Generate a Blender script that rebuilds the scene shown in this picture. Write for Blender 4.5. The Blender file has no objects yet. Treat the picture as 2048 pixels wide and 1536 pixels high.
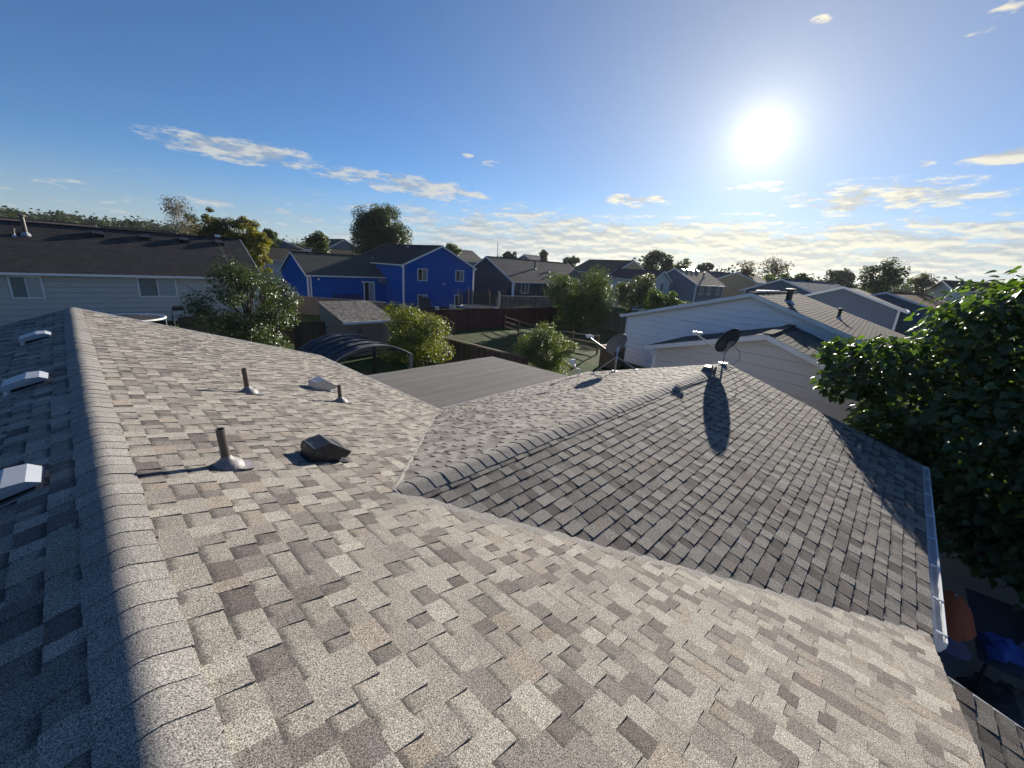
import bpy, math, random
import numpy as np
from mathutils import Vector, Matrix
rnd = random.Random(7)
NP = np.random.RandomState(7)
scene = bpy.context.scene
COL = scene.collection
CZ = 5.7                                   # camera height over the yard; coordinates below are metres from the lens, lifted by CZ at the end

# ------------------------------------------------------------------ camera, sky, sun, exposure
def cam_axes(pitch, roll, yaw):
    cp, sp = math.cos(pitch), math.sin(pitch)
    fwd = Vector((cp*math.cos(yaw), cp*math.sin(yaw), -sp))
    right = Vector((math.sin(yaw), -math.cos(yaw), 0)); down = fwd.cross(right)
    r2 = math.cos(roll)*right - math.sin(roll)*down
    d2 = math.cos(roll)*down + math.sin(roll)*right
    return r2, d2, fwd
CR, CD, CF = cam_axes(0.2788, 0.0655, 0.7438)
cam = bpy.data.cameras.new('camera'); camo = bpy.data.objects.new('camera', cam); COL.objects.link(camo)
m3 = Matrix((CR, -CD, -CF)).transposed()
camo.matrix_world = Matrix.Translation((0, 0, CZ)) @ m3.to_4x4()
cam.sensor_width = 36; cam.lens = 819.15/2048*36; cam.clip_start = 0.05; cam.clip_end = 20000
scene.camera = camo
SUN_EL, SUN_AZ = math.radians(15.2), math.radians(16.0)      # azimuth from +X towards +Y
SD = Vector((math.cos(SUN_EL)*math.cos(SUN_AZ), math.cos(SUN_EL)*math.sin(SUN_AZ), math.sin(SUN_EL)))
sun = bpy.data.lights.new('sun', 'SUN'); sun.energy = 4.7; sun.angle = math.radians(0.55); sun.color = (1.0, 0.92, 0.80)
suno = bpy.data.objects.new('sun', sun); COL.objects.link(suno)
suno.rotation_euler = SD.to_track_quat('Z', 'Y').to_euler(); suno.location = (0, 0, 60)
vs = scene.view_settings
vs.view_transform = 'Standard'; vs.look = 'None'; vs.exposure = 1.18; vs.gamma = 1.0; vs.use_curve_mapping = False
SKY_STRENGTH = 0.055
scene.cycles.max_bounces = 4; scene.cycles.diffuse_bounces = 2; scene.cycles.glossy_bounces = 1; scene.cycles.transmission_bounces = 2; scene.cycles.adaptive_threshold = 0.02; scene.cycles.transparent_max_bounces = 6
scene.cycles.use_denoising = True

class NT:
    """small node-tree helper"""
    def __init__(s, tree): s.t = tree; s.n = tree.nodes; s.l = tree.links
    def node(s, typ, **kw):
        n = s.n.new(typ)
        for k, v in kw.items(): setattr(n, k, v)
        return n
    def put(s, sock, v):
        if hasattr(v, 'is_output') or isinstance(v, bpy.types.NodeSocket): s.l.new(v, sock)
        elif v is not None: sock.default_value = v
    def math(s, op, a, b=None, c=None, clamp=False):
        n = s.node('ShaderNodeMath', operation=op); n.use_clamp = clamp
        s.put(n.inputs[0], a)
        if b is not None: s.put(n.inputs[1], b)
        if c is not None: s.put(n.inputs[2], c)
        return n.outputs[0]
    def mix(s, f, a, b, blend='MIX'):
        n = s.node('ShaderNodeMix', data_type='RGBA', blend_type=blend); n.clamp_factor = True
        s.put(n.inputs[0], f)
        s.put(n.inputs[6], tuple(a)+(1,) if isinstance(a, tuple) and len(a) == 3 else a)
        s.put(n.inputs[7], tuple(b)+(1,) if isinstance(b, tuple) and len(b) == 3 else b)
        return n.outputs[2]
    def smooth(s, x, lo, hi):
        n = s.node('ShaderNodeMapRange', interpolation_type='SMOOTHSTEP')
        s.put(n.inputs[0], x); n.inputs[1].default_value = lo; n.inputs[2].default_value = hi
        return n.outputs[0]
    def noise(s, vec, scale, detail=3, rough=.55, dims='3D'):
        n = s.node('ShaderNodeTexNoise', noise_dimensions=dims)
        if vec is not None: s.put(n.inputs['Vector'], vec)
        n.inputs['Scale'].default_value = scale; n.inputs['Detail'].default_value = detail; n.inputs['Roughness'].default_value = rough
        return n.outputs[0]

def make_world():
    w = bpy.data.worlds.new('World'); scene.world = w; w.use_nodes = True
    t = NT(w.node_tree); t.n.clear()
    out = t.node('ShaderNodeOutputWorld'); bg = t.node('ShaderNodeBackground')
    t.l.new(bg.outputs[0], out.inputs[0]); bg.inputs[1].default_value = SKY_STRENGTH
    sky = t.node('ShaderNodeTexSky', sky_type='NISHITA')
    sky.sun_disc = False; sky.sun_elevation = SUN_EL; sky.sun_rotation = math.pi/2 - SUN_AZ
    sky.altitude = 1500; sky.air_density = 1.0; sky.dust_density = 0.15; sky.ozone_density = 6.0
    tc = t.node('ShaderNodeTexCoord'); vec = tc.outputs['Generated']
    sep = t.node('ShaderNodeSeparateXYZ'); t.l.new(vec, sep.inputs[0])
    X, Y, Z = sep.outputs
    az = t.math('MULTIPLY', t.math('ARCTAN2', Y, X), 180/math.pi)
    el = t.math('MULTIPLY', t.math('ARCSINE', Z), 180/math.pi)
    # bands of cloud: (azimuth, elevation, half width, half height, tilt deg/deg, weight)
    ell = [(75, 10.0, 10, 1.5, 0.0, 1.0), (57, 8.7, 13.5, 1.5, 0.03, .95), (28, 8.8, 5, 1.0, 0, .8), (4, 8.9, 10, 2.0, 0, .95),
           (-4, 11.5, 4.5, .8, 0, 1.0), (46.9, 12.0, 1.6, .6, 0, .62), (50, 12.8, 1.0, .4, 0, .5), (.4, 21.9, 2.2, 1.3, -.4, .5), (13, 24, 1.2, .5, 0, .36),
           (1.8, 11.6, 1.2, .35, 0, .8), (15, 10.2, 5, .7, 0, .5), (130, 9, 12, 1.6, 0, .8), (-60, 10, 14, 2, 0, .8), (-110, 14, 16, 2.2, 0, .7), (175, 12, 14, 2, 0, .7)]
    mask = None
    for (a, e, hw, hh, tl, wt) in ell:
        da = t.math('SUBTRACT', az, a); de = t.math('SUBTRACT', t.math('SUBTRACT', el, e), t.math('MULTIPLY', da, tl))
        q = t.math('ADD', t.math('POWER', t.math('ABSOLUTE', t.math('DIVIDE', da, hw)), 2.0), t.math('POWER', t.math('ABSOLUTE', t.math('DIVIDE', de, hh)), 2.0))
        v = t.math('MULTIPLY', t.math('SUBTRACT', 1.0, q, clamp=True), wt)
        mask = v if mask is None else t.math('MAXIMUM', mask, v)
    # low deck towards the sun side, thinner all round
    dz = t.math('ABSOLUTE', t.math('SUBTRACT', az, 14))
    side = t.math('SUBTRACT', 1.0, t.smooth(dz, 24, 62))
    side = t.math('ADD', t.math('MULTIPLY', side, .80), .26)
    band = t.math('SUBTRACT', 1.0, t.smooth(el, 4.0, 9.0))
    deck = t.math('MULTIPLY', side, band)
    mask0 = mask; mask = t.math('MAXIMUM', mask, deck)
    comb = t.node('ShaderNodeCombineXYZ')
    t.put(comb.inputs[0], t.math('MULTIPLY', az, .30)); t.put(comb.inputs[1], t.math('MULTIPLY', t.math('ADD', el, t.math('MULTIPLY', az, .03)), 1.25)); comb.inputs[2].default_value = 3.7
    n1a = t.noise(comb.outputs[0], 1.0, 9, .60)
    zz = t.math('ADD', t.math('MAXIMUM', Z, .0), .035)
    combd = t.node('ShaderNodeCombineXYZ'); t.put(combd.inputs[0], t.math('MULTIPLY', az, .26)); t.put(combd.inputs[1], t.math('MULTIPLY', el, 1.15)); combd.inputs[2].default_value = 9.3
    n1p = t.noise(combd.outputs[0], 1.0, 9, .62)
    isdeck = t.smooth(t.math('SUBTRACT', deck, mask0), -.15, .1)
    nm = t.node('ShaderNodeMix', data_type='FLOAT'); t.put(nm.inputs[0], isdeck); t.put(nm.inputs[2], n1a); t.put(nm.inputs[3], n1p); n1 = nm.outputs[0]
    comb2 = t.node('ShaderNodeCombineXYZ')
    t.put(comb2.inputs[0], t.math('MULTIPLY', az, .34)); t.put(comb2.inputs[1], t.math('MULTIPLY', t.math('SUBTRACT', el, .55), 1.25)); comb2.inputs[2].default_value = 3.7
    n2a = t.noise(comb2.outputs[0], 1.0, 5, .55)
    combq = t.node('ShaderNodeCombineXYZ'); t.put(combq.inputs[0], t.math('MULTIPLY', az, .26)); t.put(combq.inputs[1], t.math('MULTIPLY', t.math('SUBTRACT', el, .35), 1.15)); combq.inputs[2].default_value = 9.3
    n2p = t.noise(combq.outputs[0], 1.0, 6, .6)
    nm2 = t.node('ShaderNodeMix', data_type='FLOAT'); t.put(nm2.inputs[0], isdeck); t.put(nm2.inputs[2], n2a); t.put(nm2.inputs[3], n2p); n2 = nm2.outputs[0]
    n3 = t.noise(comb.outputs[0], 3.1, 6, .65)
    nn = t.math('ADD', t.math('MULTIPLY', n1, .62), t.math('MULTIPLY', n3, .38))
    nn = t.math('ADD', t.math('MULTIPLY', t.math('SUBTRACT', nn, .5), 2.6), .5)
    dens = t.math('ADD', nn, t.math('MULTIPLY', mask, .55))
    cl = t.math('MULTIPLY', t.smooth(dens, .66, 1.05), t.smooth(mask, .0, .28))
    # light and shade inside the cloud: denser towards its base
    shade = t.smooth(t.math('SUBTRACT', n1, n2), -.10, .12)
    dot = t.math('ADD', t.math('ADD', t.math('MULTIPLY', X, SD.x), t.math('MULTIPLY', Y, SD.y)), t.math('MULTIPLY', Z, SD.z))
    ang = t.math('MULTIPLY', t.math('ARCCOSINE', t.math('MINIMUM', dot, 1.0)), 180/math.pi)
    near = t.math('SUBTRACT', 1.0, t.smooth(ang, 4, 48))
    litc = t.mix(near, (5.0, 5.2, 5.1), (7.8, 7.2, 5.4)); dark = t.mix(near, (2.7, 3.3, 4.0), (3.9, 4.1, 4.0))
    ccol = t.mix(shade, dark, litc)
    # thin veil low over the horizon
    veil = t.math('MULTIPLY', t.math('SUBTRACT', 1.0, t.smooth(el, .0, 9.5)), .66)
    base = t.mix(veil, sky.outputs[0], t.mix(near, (3.0, 3.6, 3.9), (5.4, 5.1, 4.1)))
    base = t.mix(t.math('MULTIPLY', near, .26), base, (3.9, 3.9, 3.6))
    base = t.mix(t.math('MULTIPLY', cl, .88), base, ccol)
    # aureole of the low sun in thin cirrus
    g1 = t.math('MULTIPLY', t.math('EXPONENT', t.math('MULTIPLY', ang, -1/1.7)), 9.0)
    g2 = t.math('MULTIPLY', t.math('EXPONENT', t.math('MULTIPLY', ang, -1/9.0)), 4.4)
    def scl(c, f):
        vm = t.node('ShaderNodeVectorMath', operation='SCALE'); vm.inputs[0].default_value = c; t.put(vm.inputs['Scale'], f); return vm.outputs[0]
    add = t.mix(1.0, t.mix(1.0, base, scl((1.0, .97, .88), g1), 'ADD'), scl((1.0, .86, .52), g2), 'ADD')
    t.l.new(add, bg.inputs[0])
make_world()
scene.world.cycles.sampling_method = 'MANUAL'; scene.world.cycles.sample_map_resolution = 512

# ------------------------------------------------------------------ helpers
OFF = {}
def tag(o, label=None, cat=None, group=None, kind=None):
    if label: o['label'] = label
    if cat: o['category'] = cat
    if group: o['group'] = group
    if kind: o['kind'] = kind
    return o
def empty(name, loc, label=None, cat=None, group=None):
    o = bpy.data.objects.new(name, None); COL.objects.link(o); o.location = loc; OFF[o.name] = Vector(loc)
    o.empty_display_size = .2
    return tag(o, label, cat, group)
def link(name, me, parent=None, loc=None, mat=None):
    """loc is the world position of the mesh origin"""
    o = bpy.data.objects.new(name, me); COL.objects.link(o)
    loc = Vector(loc) if loc is not None else (OFF[parent.name].copy() if parent else Vector((0, 0, 0)))
    OFF[o.name] = loc
    if parent: o.parent = parent; o.location = loc - OFF[parent.name]
    else: o.location = loc
    if mat is not None and len(me.materials) == 0: me.materials.append(mat)
    return o
class MB:
    def __init__(s): s.v = []; s.f = []; s.c = []; s.tint = None; s.sm = False
    def add(s, vs, fs, tint=None):
        k = len(s.v); s.v += [tuple(v) for v in vs]; s.f += [tuple(i+k for i in f) for f in fs]
        s.c += [tint or s.tint or (1, 1, 1)]*len(vs)
    def hexa(s, p, tint=None):
        """p: 8 corners, bottom ring 0-3, top ring 4-7"""
        s.add(p, [(3, 2, 1, 0), (4, 5, 6, 7), (0, 1, 5, 4), (1, 2, 6, 5), (2, 3, 7, 6), (3, 0, 4, 7)], tint)
    def box(s, x0, x1, y0, y1, z0, z1, tint=None):
        s.hexa([(x0, y0, z0), (x1, y0, z0), (x1, y1, z0), (x0, y1, z0), (x0, y0, z1), (x1, y0, z1), (x1, y1, z1), (x0, y1, z1)], tint)
    def bar(s, a, b, w, h, up=(0, 0, 1), tint=None):
        a = Vector(a); b = Vector(b); d = (b-a).normalized(); up = Vector(up)
        r = d.cross(up)
        if r.length < 1e-4: r = d.cross(Vector((1, 0, 0)))
        r.normalize(); u = r.cross(d).normalized(); r = r*w/2; u = u*h/2
        s.hexa([a-r-u, a+r-u, b+r-u, b-r-u, a-r+u, a+r+u, b+r+u, b-r+u], tint)
    def tube(s, pts, radii, n=8, cap=True, tint=None):
        pts = [Vector(p) for p in pts]; k = len(pts)
        if not hasattr(radii, '__len__'): radii = [radii]*k
        vs = []; ref = None
        for i, p in enumerate(pts):
            d = (pts[min(i+1, k-1)]-pts[max(i-1, 0)]).normalized()
            if ref is None: ref = d.cross(Vector((0, 0, 1))) if abs(d.z) < .9 else d.cross(Vector((1, 0, 0)))
            r = (ref - d*ref.dot(d)).normalized(); ref = r; u = d.cross(r)
            for j in range(n):
                a = 2*math.pi*j/n; vs.append(p + (r*math.cos(a)+u*math.sin(a))*radii[i])
        fs = [(i*n+j, i*n+(j+1) % n, (i+1)*n+(j+1) % n, (i+1)*n+j) for i in range(k-1) for j in range(n)]
        if cap: fs += [tuple(range(n))[::-1], tuple((k-1)*n+j for j in range(n))]
        s.add(vs, fs, tint)
    def lathe(s, o, axis, prof, n=16, tint=None):
        """prof: (radius, distance along the axis)"""
        o = Vector(o); ax = Vector(axis).normalized(); r = ax.cross(Vector((0, 1, 0.01))).normalized(); u = ax.cross(r)
        vs = [o + ax*h + (r*math.cos(2*math.pi*j/n)+u*math.sin(2*math.pi*j/n))*R for R, h in prof for j in range(n)]
        fs = [(i*n+j, i*n+(j+1) % n, (i+1)*n+(j+1) % n, (i+1)*n+j) for i in range(len(prof)-1) for j in range(n)]
        s.add(vs, fs, tint)
    def mesh(s, name, origin=(0, 0, 0), mat=None, smooth=False):
        me = bpy.data.meshes.new(name); o = Vector(origin)
        me.from_pydata([Vector(v)-o for v in s.v], [], s.f)
        if any(c != (1, 1, 1) for c in s.c):
            at = me.color_attributes.new('tint', 'FLOAT_COLOR', 'POINT')
            at.data.foreach_set('color', [x for c in s.c for x in (c[0], c[1], c[2], c[3] if len(c) > 3 else 1)])
        if smooth or s.sm: me.polygons.foreach_set('use_smooth', [True]*len(me.polygons))
        if mat: me.materials.append(mat)
        me.update(); return me
    def build(s, name, mat, parent=None, smooth=False, origin=None, recalc=False):
        if origin is None: origin = OFF[parent.name] if parent else (0, 0, 0)
        me = s.mesh(name, origin, mat, smooth)
        if recalc:
            import bmesh
            bm = bmesh.new(); bm.from_mesh(me); bmesh.ops.recalc_face_normals(bm, faces=bm.faces); bm.to_mesh(me); bm.free()
        return link(name, me, parent, origin)
def mesh_np(name, V, F, tint=None, mat=None, smooth=False):
    """V (n,3), F (m,k) constant k"""
    me = bpy.data.meshes.new(name); k = F.shape[1]
    me.vertices.add(len(V)); me.vertices.foreach_set('co', V.astype(np.float32).ravel())
    me.loops.add(F.size); me.loops.foreach_set('vertex_index', F.astype(np.int32).ravel())
    me.polygons.add(len(F)); me.polygons.foreach_set('loop_start', np.arange(0, F.size, k, dtype=np.int32))
    if smooth: me.polygons.foreach_set('use_smooth', np.ones(len(F), dtype=bool))
    if tint is not None:
        at = me.color_attributes.new('tint', 'FLOAT_COLOR', 'POINT')
        at.data.foreach_set('color', np.concatenate([tint, np.ones((len(V), 1))], 1).astype(np.float32).ravel())
    if mat: me.materials.append(mat)
    me.update(calc_edges=True); return me

# ------------------------------------------------------------------ materials
MATS = {}
def material(name, col=(.5, .5, .5), rough=.7, tint=False, var=.0, vscale=3.0, fine=.0, fscale=60.0, bump=0.0, metallic=0.0, spec=.5,
             second=None, sec_scale=1.5, sec_lo=.45, sec_hi=.6, coords='pos', stretch=None, transl=0.0, tcol=None, bscale=None, coat=0.0, band=False):
    m = bpy.data.materials.new(name); m.use_nodes = True; MATS[name] = m
    t = NT(m.node_tree); t.n.clear()
    out = t.node('ShaderNodeOutputMaterial'); b = t.node('ShaderNodeBsdfPrincipled')
    b.inputs['Roughness'].default_value = rough; b.inputs['Metallic'].default_value = metallic; b.inputs['Specular IOR Level'].default_value = spec
    if coat: b.inputs['Coat Weight'].default_value = coat
    geo = t.node('ShaderNodeNewGeometry'); vec = geo.outputs['Position']
    if stretch:
        mp = t.node('ShaderNodeMapping'); t.l.new(vec, mp.inputs[0]); mp.inputs['Scale'].default_value = stretch; vec = mp.outputs[0]
    c = tuple(col)+(1,)
    if tint:
        at = t.node('ShaderNodeAttribute', attribute_name='tint')
        c = t.mix(1.0, tuple(col)+(1,), at.outputs['Color'], 'MULTIPLY')
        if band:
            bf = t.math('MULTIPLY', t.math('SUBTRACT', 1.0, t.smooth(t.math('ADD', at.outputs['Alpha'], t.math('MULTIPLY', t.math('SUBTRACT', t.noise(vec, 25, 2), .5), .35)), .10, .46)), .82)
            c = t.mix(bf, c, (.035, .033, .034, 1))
    if second:
        f = t.smooth(t.noise(vec, sec_scale, 5, .6), sec_lo, sec_hi)
        c = t.mix(f, c, tuple(second)+(1,))
    if var:
        n = t.noise(vec, vscale, 4, .6)
        f = t.math('ADD', t.math('MULTIPLY', t.math('SUBTRACT', n, .5), var*2), 1.0)
        cc = t.node('ShaderNodeCombineXYZ'); [t.put(cc.inputs[i], f) for i in range(3)]
        c = t.mix(1.0, c, cc.outputs[0], 'MULTIPLY')
    fn = None
    if fine:
        fn = t.noise(geo.outputs['Position'], fscale, 2, .7)
        f = t.math('ADD', t.math('MULTIPLY', t.math('SUBTRACT', fn, .5), fine*2), 1.0)
        f = t.math('MAXIMUM', f, .25)
        cc = t.node('ShaderNodeCombineXYZ'); [t.put(cc.inputs[i], f) for i in range(3)]
        c = t.mix(1.0, c, cc.outputs[0], 'MULTIPLY')
    t.put(b.inputs['Base Color'], c)
    if bump:
        bp = t.node('ShaderNodeBump'); bp.inputs['Strength'].default_value = bump; bp.inputs['Distance'].default_value = .01
        t.put(bp.inputs['Height'], fn if (fn is not None and bscale is None) else t.noise(vec, bscale or vscale*6, 4, .6))
        t.l.new(bp.outputs[0], b.inputs['Normal'])
    sh = b.outputs[0]
    if transl:
        tr = t.node('ShaderNodeBsdfTranslucent')
        tc = t.mix(1.0, c, tuple(tcol or (1.6, 1.7, .5))+(1,), 'MULTIPLY'); t.put(tr.inputs[0], tc)
        mx = t.node('ShaderNodeMixShader'); mx.inputs[0].default_value = transl
        t.l.new(sh, mx.inputs[1]); t.l.new(tr.outputs[0], mx.inputs[2]); sh = mx.outputs[0]
    t.l.new(sh, out.inputs[0]); return m
M = material
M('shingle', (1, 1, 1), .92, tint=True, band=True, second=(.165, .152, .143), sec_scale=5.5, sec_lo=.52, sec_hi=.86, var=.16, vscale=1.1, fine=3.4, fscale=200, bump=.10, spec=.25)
M('valley', (.235, .223, .205), .92, var=.12, vscale=1.5, fine=3.4, fscale=200, bump=.1, spec=.25)
M('shingle_dark', (.085, .083, .085), .95, tint=True, var=.25, vscale=.9, fine=.7, fscale=9, bump=.6, spec=.2, bscale=14, stretch=(1, 1, 1))
M('shingle_far', (1, 1, 1), 1.0, tint=True, var=.35, vscale=2.2, fine=.9, fscale=14, bump=.5, spec=.03)
M('roll_roofing', (.132, .124, .116), .95, tint=True, var=.34, vscale=1.8, stretch=(.35, 5, 1), fine=1.4, fscale=90, bump=.3, spec=.2)
M('drip_metal', (.46, .45, .43), .5, var=.1, vscale=6, metallic=.3)
M('white_metal', (.74, .75, .76), .42, var=.08, vscale=4)
M('vent_metal', (.40, .42, .45), .38, metallic=.2, var=.12, vscale=9)
M('white_trim', (.72, .72, .72), .55, var=.1, vscale=3)
M('galv', (.42, .43, .44), .45, metallic=.7, var=.2, vscale=20)
M('lead', (.20, .19, .195), .6, metallic=.15, var=.2, vscale=14, bump=.4, bscale=30)
M('pipe_brown', (.075, .06, .05), .5, var=.25, vscale=18)
M('black_metal', (.014, .015, .017), .45, var=.5, vscale=9, second=(.10, .11, .11), sec_scale=14, sec_lo=.52, sec_hi=.75)
M('dark_hole', (.006, .006, .006), .9)
M('dish_grey', (.15, .16, .17), .5, var=.12, vscale=8)
M('dish_dark', (.035, .045, .05), .5, var=.2, vscale=8)
M('lnb_white', (.72, .73, .74), .35)
M('cable', (.03, .03, .03), .6)
M('siding_grey', (.50, .47, .44), .8, var=.08, vscale=1.3, fine=.12, fscale=30)
M('siding_white', (.86, .85, .85), .7, var=.08, vscale=1.0, second=(.66, .65, .66), sec_scale=.7, sec_lo=.55, sec_hi=.8)
M('siding_cream', (.62, .57, .53), .75, var=.10, vscale=1.0)
M('siding_blue', (.004, .088, .40), .85, var=.08, vscale=1.1, spec=.0)
M('siding_navy', (.014, .036, .066), .8, var=.12, vscale=1.1, spec=.12)
M('siding_slate', (.10, .135, .19), .7, var=.1)
M('siding_tan', (.42, .30, .17), .75, var=.1)
M('siding_pale', (.52, .52, .5), .75, var=.1)
M('shed_tan', (.27, .215, .16), .85, var=.12, vscale=1.6, bump=.25, bscale=9, stretch=(6, 6, .6))
M('glass', (.018, .024, .03), .06, spec=.9)
M('blind', (.33, .35, .37), .35, var=.06, spec=.8)
M('curtain', (.16, .17, .18), .5, var=.2, stretch=(8, 8, .3))
M('door_grey', (.26, .30, .33), .5)
M('wood_red', (.085, .022, .018), .8, tint=True, var=.25, vscale=4, stretch=(5, 5, .6), bump=.3, bscale=8)
M('wood_grey', (.17, .145, .12), .85, tint=True, var=.3, vscale=4, stretch=(5, 5, .6), bump=.4, bscale=8)
M('wood_brown', (.10, .07, .048), .85, tint=True, var=.3, vscale=4, stretch=(5, 5, .6), bump=.4, bscale=8)
M('wood_rail', (.20, .125, .065), .8, var=.3, vscale=5, bump=.3)
M('bark', (.075, .058, .045), .9, var=.4, vscale=6, bump=.8, bscale=20, stretch=(3, 3, .7))
M('bark_pale', (.34, .31, .27), .9, var=.4, vscale=6, bump=.6, bscale=20)
M('canvas_dark', (.035, .042, .055), .75, var=.2, vscale=3, bump=.3, bscale=6)
M('trampoline_blue', (.06, .16, .42), .5, var=.1)
M('trampoline_mat', (.012, .013, .014), .7)
M('flamingo_pink', (.62, .20, .22), .45)
M('orange_cloth', (.42, .075, .022), .7, var=.1)
M('cloth_blue', (.03, .075, .30), .8, var=.3, vscale=7, bump=.5, bscale=9)
M('cloth_slate', (.05, .055, .06), .8, var=.4, vscale=7, bump=.5, bscale=9)
M('cloth_lilac', (.30, .24, .42), .8, var=.2)
M('towel', (.66, .64, .58), .85, var=.1, bump=.3, bscale=12)
M('plastic_pale', (.42, .45, .5), .4)
M('concrete', (.28, .27, .25), .9, var=.2, vscale=2, fine=.2, fscale=40)
M('solar', (.012, .02, .05), .12, spec=.8)
def leafmat(name, col, tr=.35, tcol=(1.9, 2.0, .5), rough=.5, spec=.32):
    return M(name, col, rough, tint=True, transl=tr, tcol=tcol, spec=spec)
leafmat('leaf_apple', (.055, .078, .036), .25, rough=.42, spec=.5)
leafmat('leaf_lime', (.14, .145, .045), .35)
leafmat('leaf_sage', (.105, .125, .062), .32)
leafmat('leaf_catalpa', (.045, .076, .028), .34, (2.6, 2.9, .5), rough=.42, spec=.45)
leafmat('leaf_dark', (.038, .056, .024), .25)
leafmat('leaf_green', (.065, .09, .035), .32)
leafmat('leaf_yellow', (.17, .155, .035), .4)
leafmat('leaf_far', (.036, .05, .026), .15, rough=.7, spec=.1)
leafmat('leaf_dry', (.13, .11, .075), .2)
def grass_mat():
    m = bpy.data.materials.new('ground'); m.use_nodes = True; MATS['ground'] = m
    t = NT(m.node_tree); t.n.clear(); out = t.node('ShaderNodeOutputMaterial'); b = t.node('ShaderNodeBsdfPrincipled'); b.inputs['Roughness'].default_value = .95
    b.inputs['Specular IOR Level'].default_value = .1
    geo = t.node('ShaderNodeNewGeometry'); v = geo.outputs['Position']
    c = t.mix(t.smooth(t.noise(v, .22, 5, .6), .48, .68), (.045, .075, .020), (.085, .088, .040))
    c = t.mix(t.smooth(t.noise(v, 3.0, 4, .7), .35, .7), c, (.028, .052, .012))
    c = t.mix(t.smooth(t.noise(v, .7, 5, .7), .5, .72), c, (.095, .085, .05))
    c = t.mix(t.math('MULTIPLY', t.smooth(t.noise(v, .012, 3, .6), .45, .6), .6), c, (.12, .105, .065))
    t.put(b.inputs[0], c)
    bp = t.node('ShaderNodeBump'); bp.inputs['Strength'].default_value = .7; bp.inputs['Distance'].default_value = .05
    t.put(bp.inputs['Height'], t.noise(v, 22, 4, .7)); t.l.new(bp.outputs[0], b.inputs['Normal'])
    t.l.new(b.outputs[0], out.inputs[0])
grass_mat()
G = MATS

# ------------------------------------------------------------------ terrain
CTRL = [(0, 0, -5.7), (8, 9, -5.65), (20, 20, -5.7), (10, -4, -5.7), (0, 32, -4.55), (-14, 32, -4.4), (6, 24, -5.4), (13, 24, -5.5), (27, 42, -5.15),
        (20, 46, -4.9), (46, 45, -4.9), (22.7, 12, -5.1), (17, 5, -5.2), (33, 24, -5.75), (39, 20, -5.6), (-14, 0, -5.7), (60, 20, -5.4), (60, 60, -4.6), (10, 70, -3.6), (-30, 60, -3.4), (100, 10, -5.4), (30, -20, -5.7)]
def gz(x, y):
    sw = 0; s = 0
    for cx, cy, cz in CTRL:
        d = (x-cx)**2+(y-cy)**2+4; w = 1/(d*d); sw += w; s += w*cz
    b = s/sw
    r = math.hypot(x, y); k = min(1, max(0, (r-90)/120)); k = k*k*(3-2*k)
    a = math.degrees(math.atan2(y, x))
    hill = max(0, min(1, (a-55)/30)); hill = hill*hill*(3-2*hill)
    far = -5.6 + hill*min(11, max(0, (r-120)*.033)) + max(0, min(9, (r-400)*.006))*.6
    return b*(1-k)+far*k
def ground():
    V = []; F = []; rings = [0, 2, 4, 6, 8, 10, 13, 16, 20, 24, 28, 33, 38, 44, 51, 60, 72, 88, 110, 140, 180, 240, 320, 450, 700, 1100, 1800, 3000, 5000]
    n = 144
    for r in rings:
        for j in range(n):
            a = 2*math.pi*j/n; x, y = r*math.cos(a), r*math.sin(a); V.append((x, y, gz(x, y)))
    for i in range(len(rings)-1):
        for j in range(n): F.append((i*n+j, (i+1)*n+j, (i+1)*n+(j+1) % n, i*n+(j+1) % n))
    me = mesh_np('ground', np.array(V), np.array(F), mat=G['ground'], smooth=True)
    o = link('ground', me); tag(o, 'uneven green and dry lawn of the back yards', kind='structure')
ground()

# ------------------------------------------------------------------ own house: shingled roofs
def clip(poly, edges):
    for (nx, ny, d) in edges:              # keep nx*u+ny*v<=d
        o = []
        for i in range(len(poly)):
            a, b = poly[i], poly[(i+1) % len(poly)]
            fa, fb = nx*a[0]+ny*a[1]-d, nx*b[0]+ny*b[1]-d
            if fa <= 0: o.append(a)
            if (fa < 0 < fb) or (fb < 0 < fa):
                k = fa/(fa-fb); o.append((a[0]+(b[0]-a[0])*k, a[1]+(b[1]-a[1])*k))
        poly = o
        if len(poly) < 3: return []
    return poly
def edge_lines(poly):
    """half planes of a convex polygon (any winding)"""
    cx = sum(p[0] for p in poly)/len(poly); cy = sum(p[1] for p in poly)/len(poly); E = []
    for i in range(len(poly)):
        a, b = poly[i], poly[(i+1) % len(poly)]; nx, ny = b[1]-a[1], a[0]-b[0]; d = nx*a[0]+ny*a[1]
        if nx*cx+ny*cy > d: nx, ny, d = -nx, -ny, -d
        E.append((nx, ny, d))
    return E
PAL = [((.262, .252, .232), 6), ((.228, .217, .200), 6), ((.186, .173, .162), 3.4), ((.120, .107, .103), 2.3), ((.225, .200, .178), 1.2), ((.150, .140, .134), 2.0)]
PAL = [((c[0]*1.035, c[1]*1.0, c[2]*.945), w) for c, w in PAL]
PSUM = sum(w for _, w in PAL)
def pick():
    r = rnd.random()*PSUM
    for c, w in PAL:
        r -= w
        if r <= 0: break
    k = rnd.uniform(.9, 1.1); return tuple(x*k for x in c)
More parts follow.
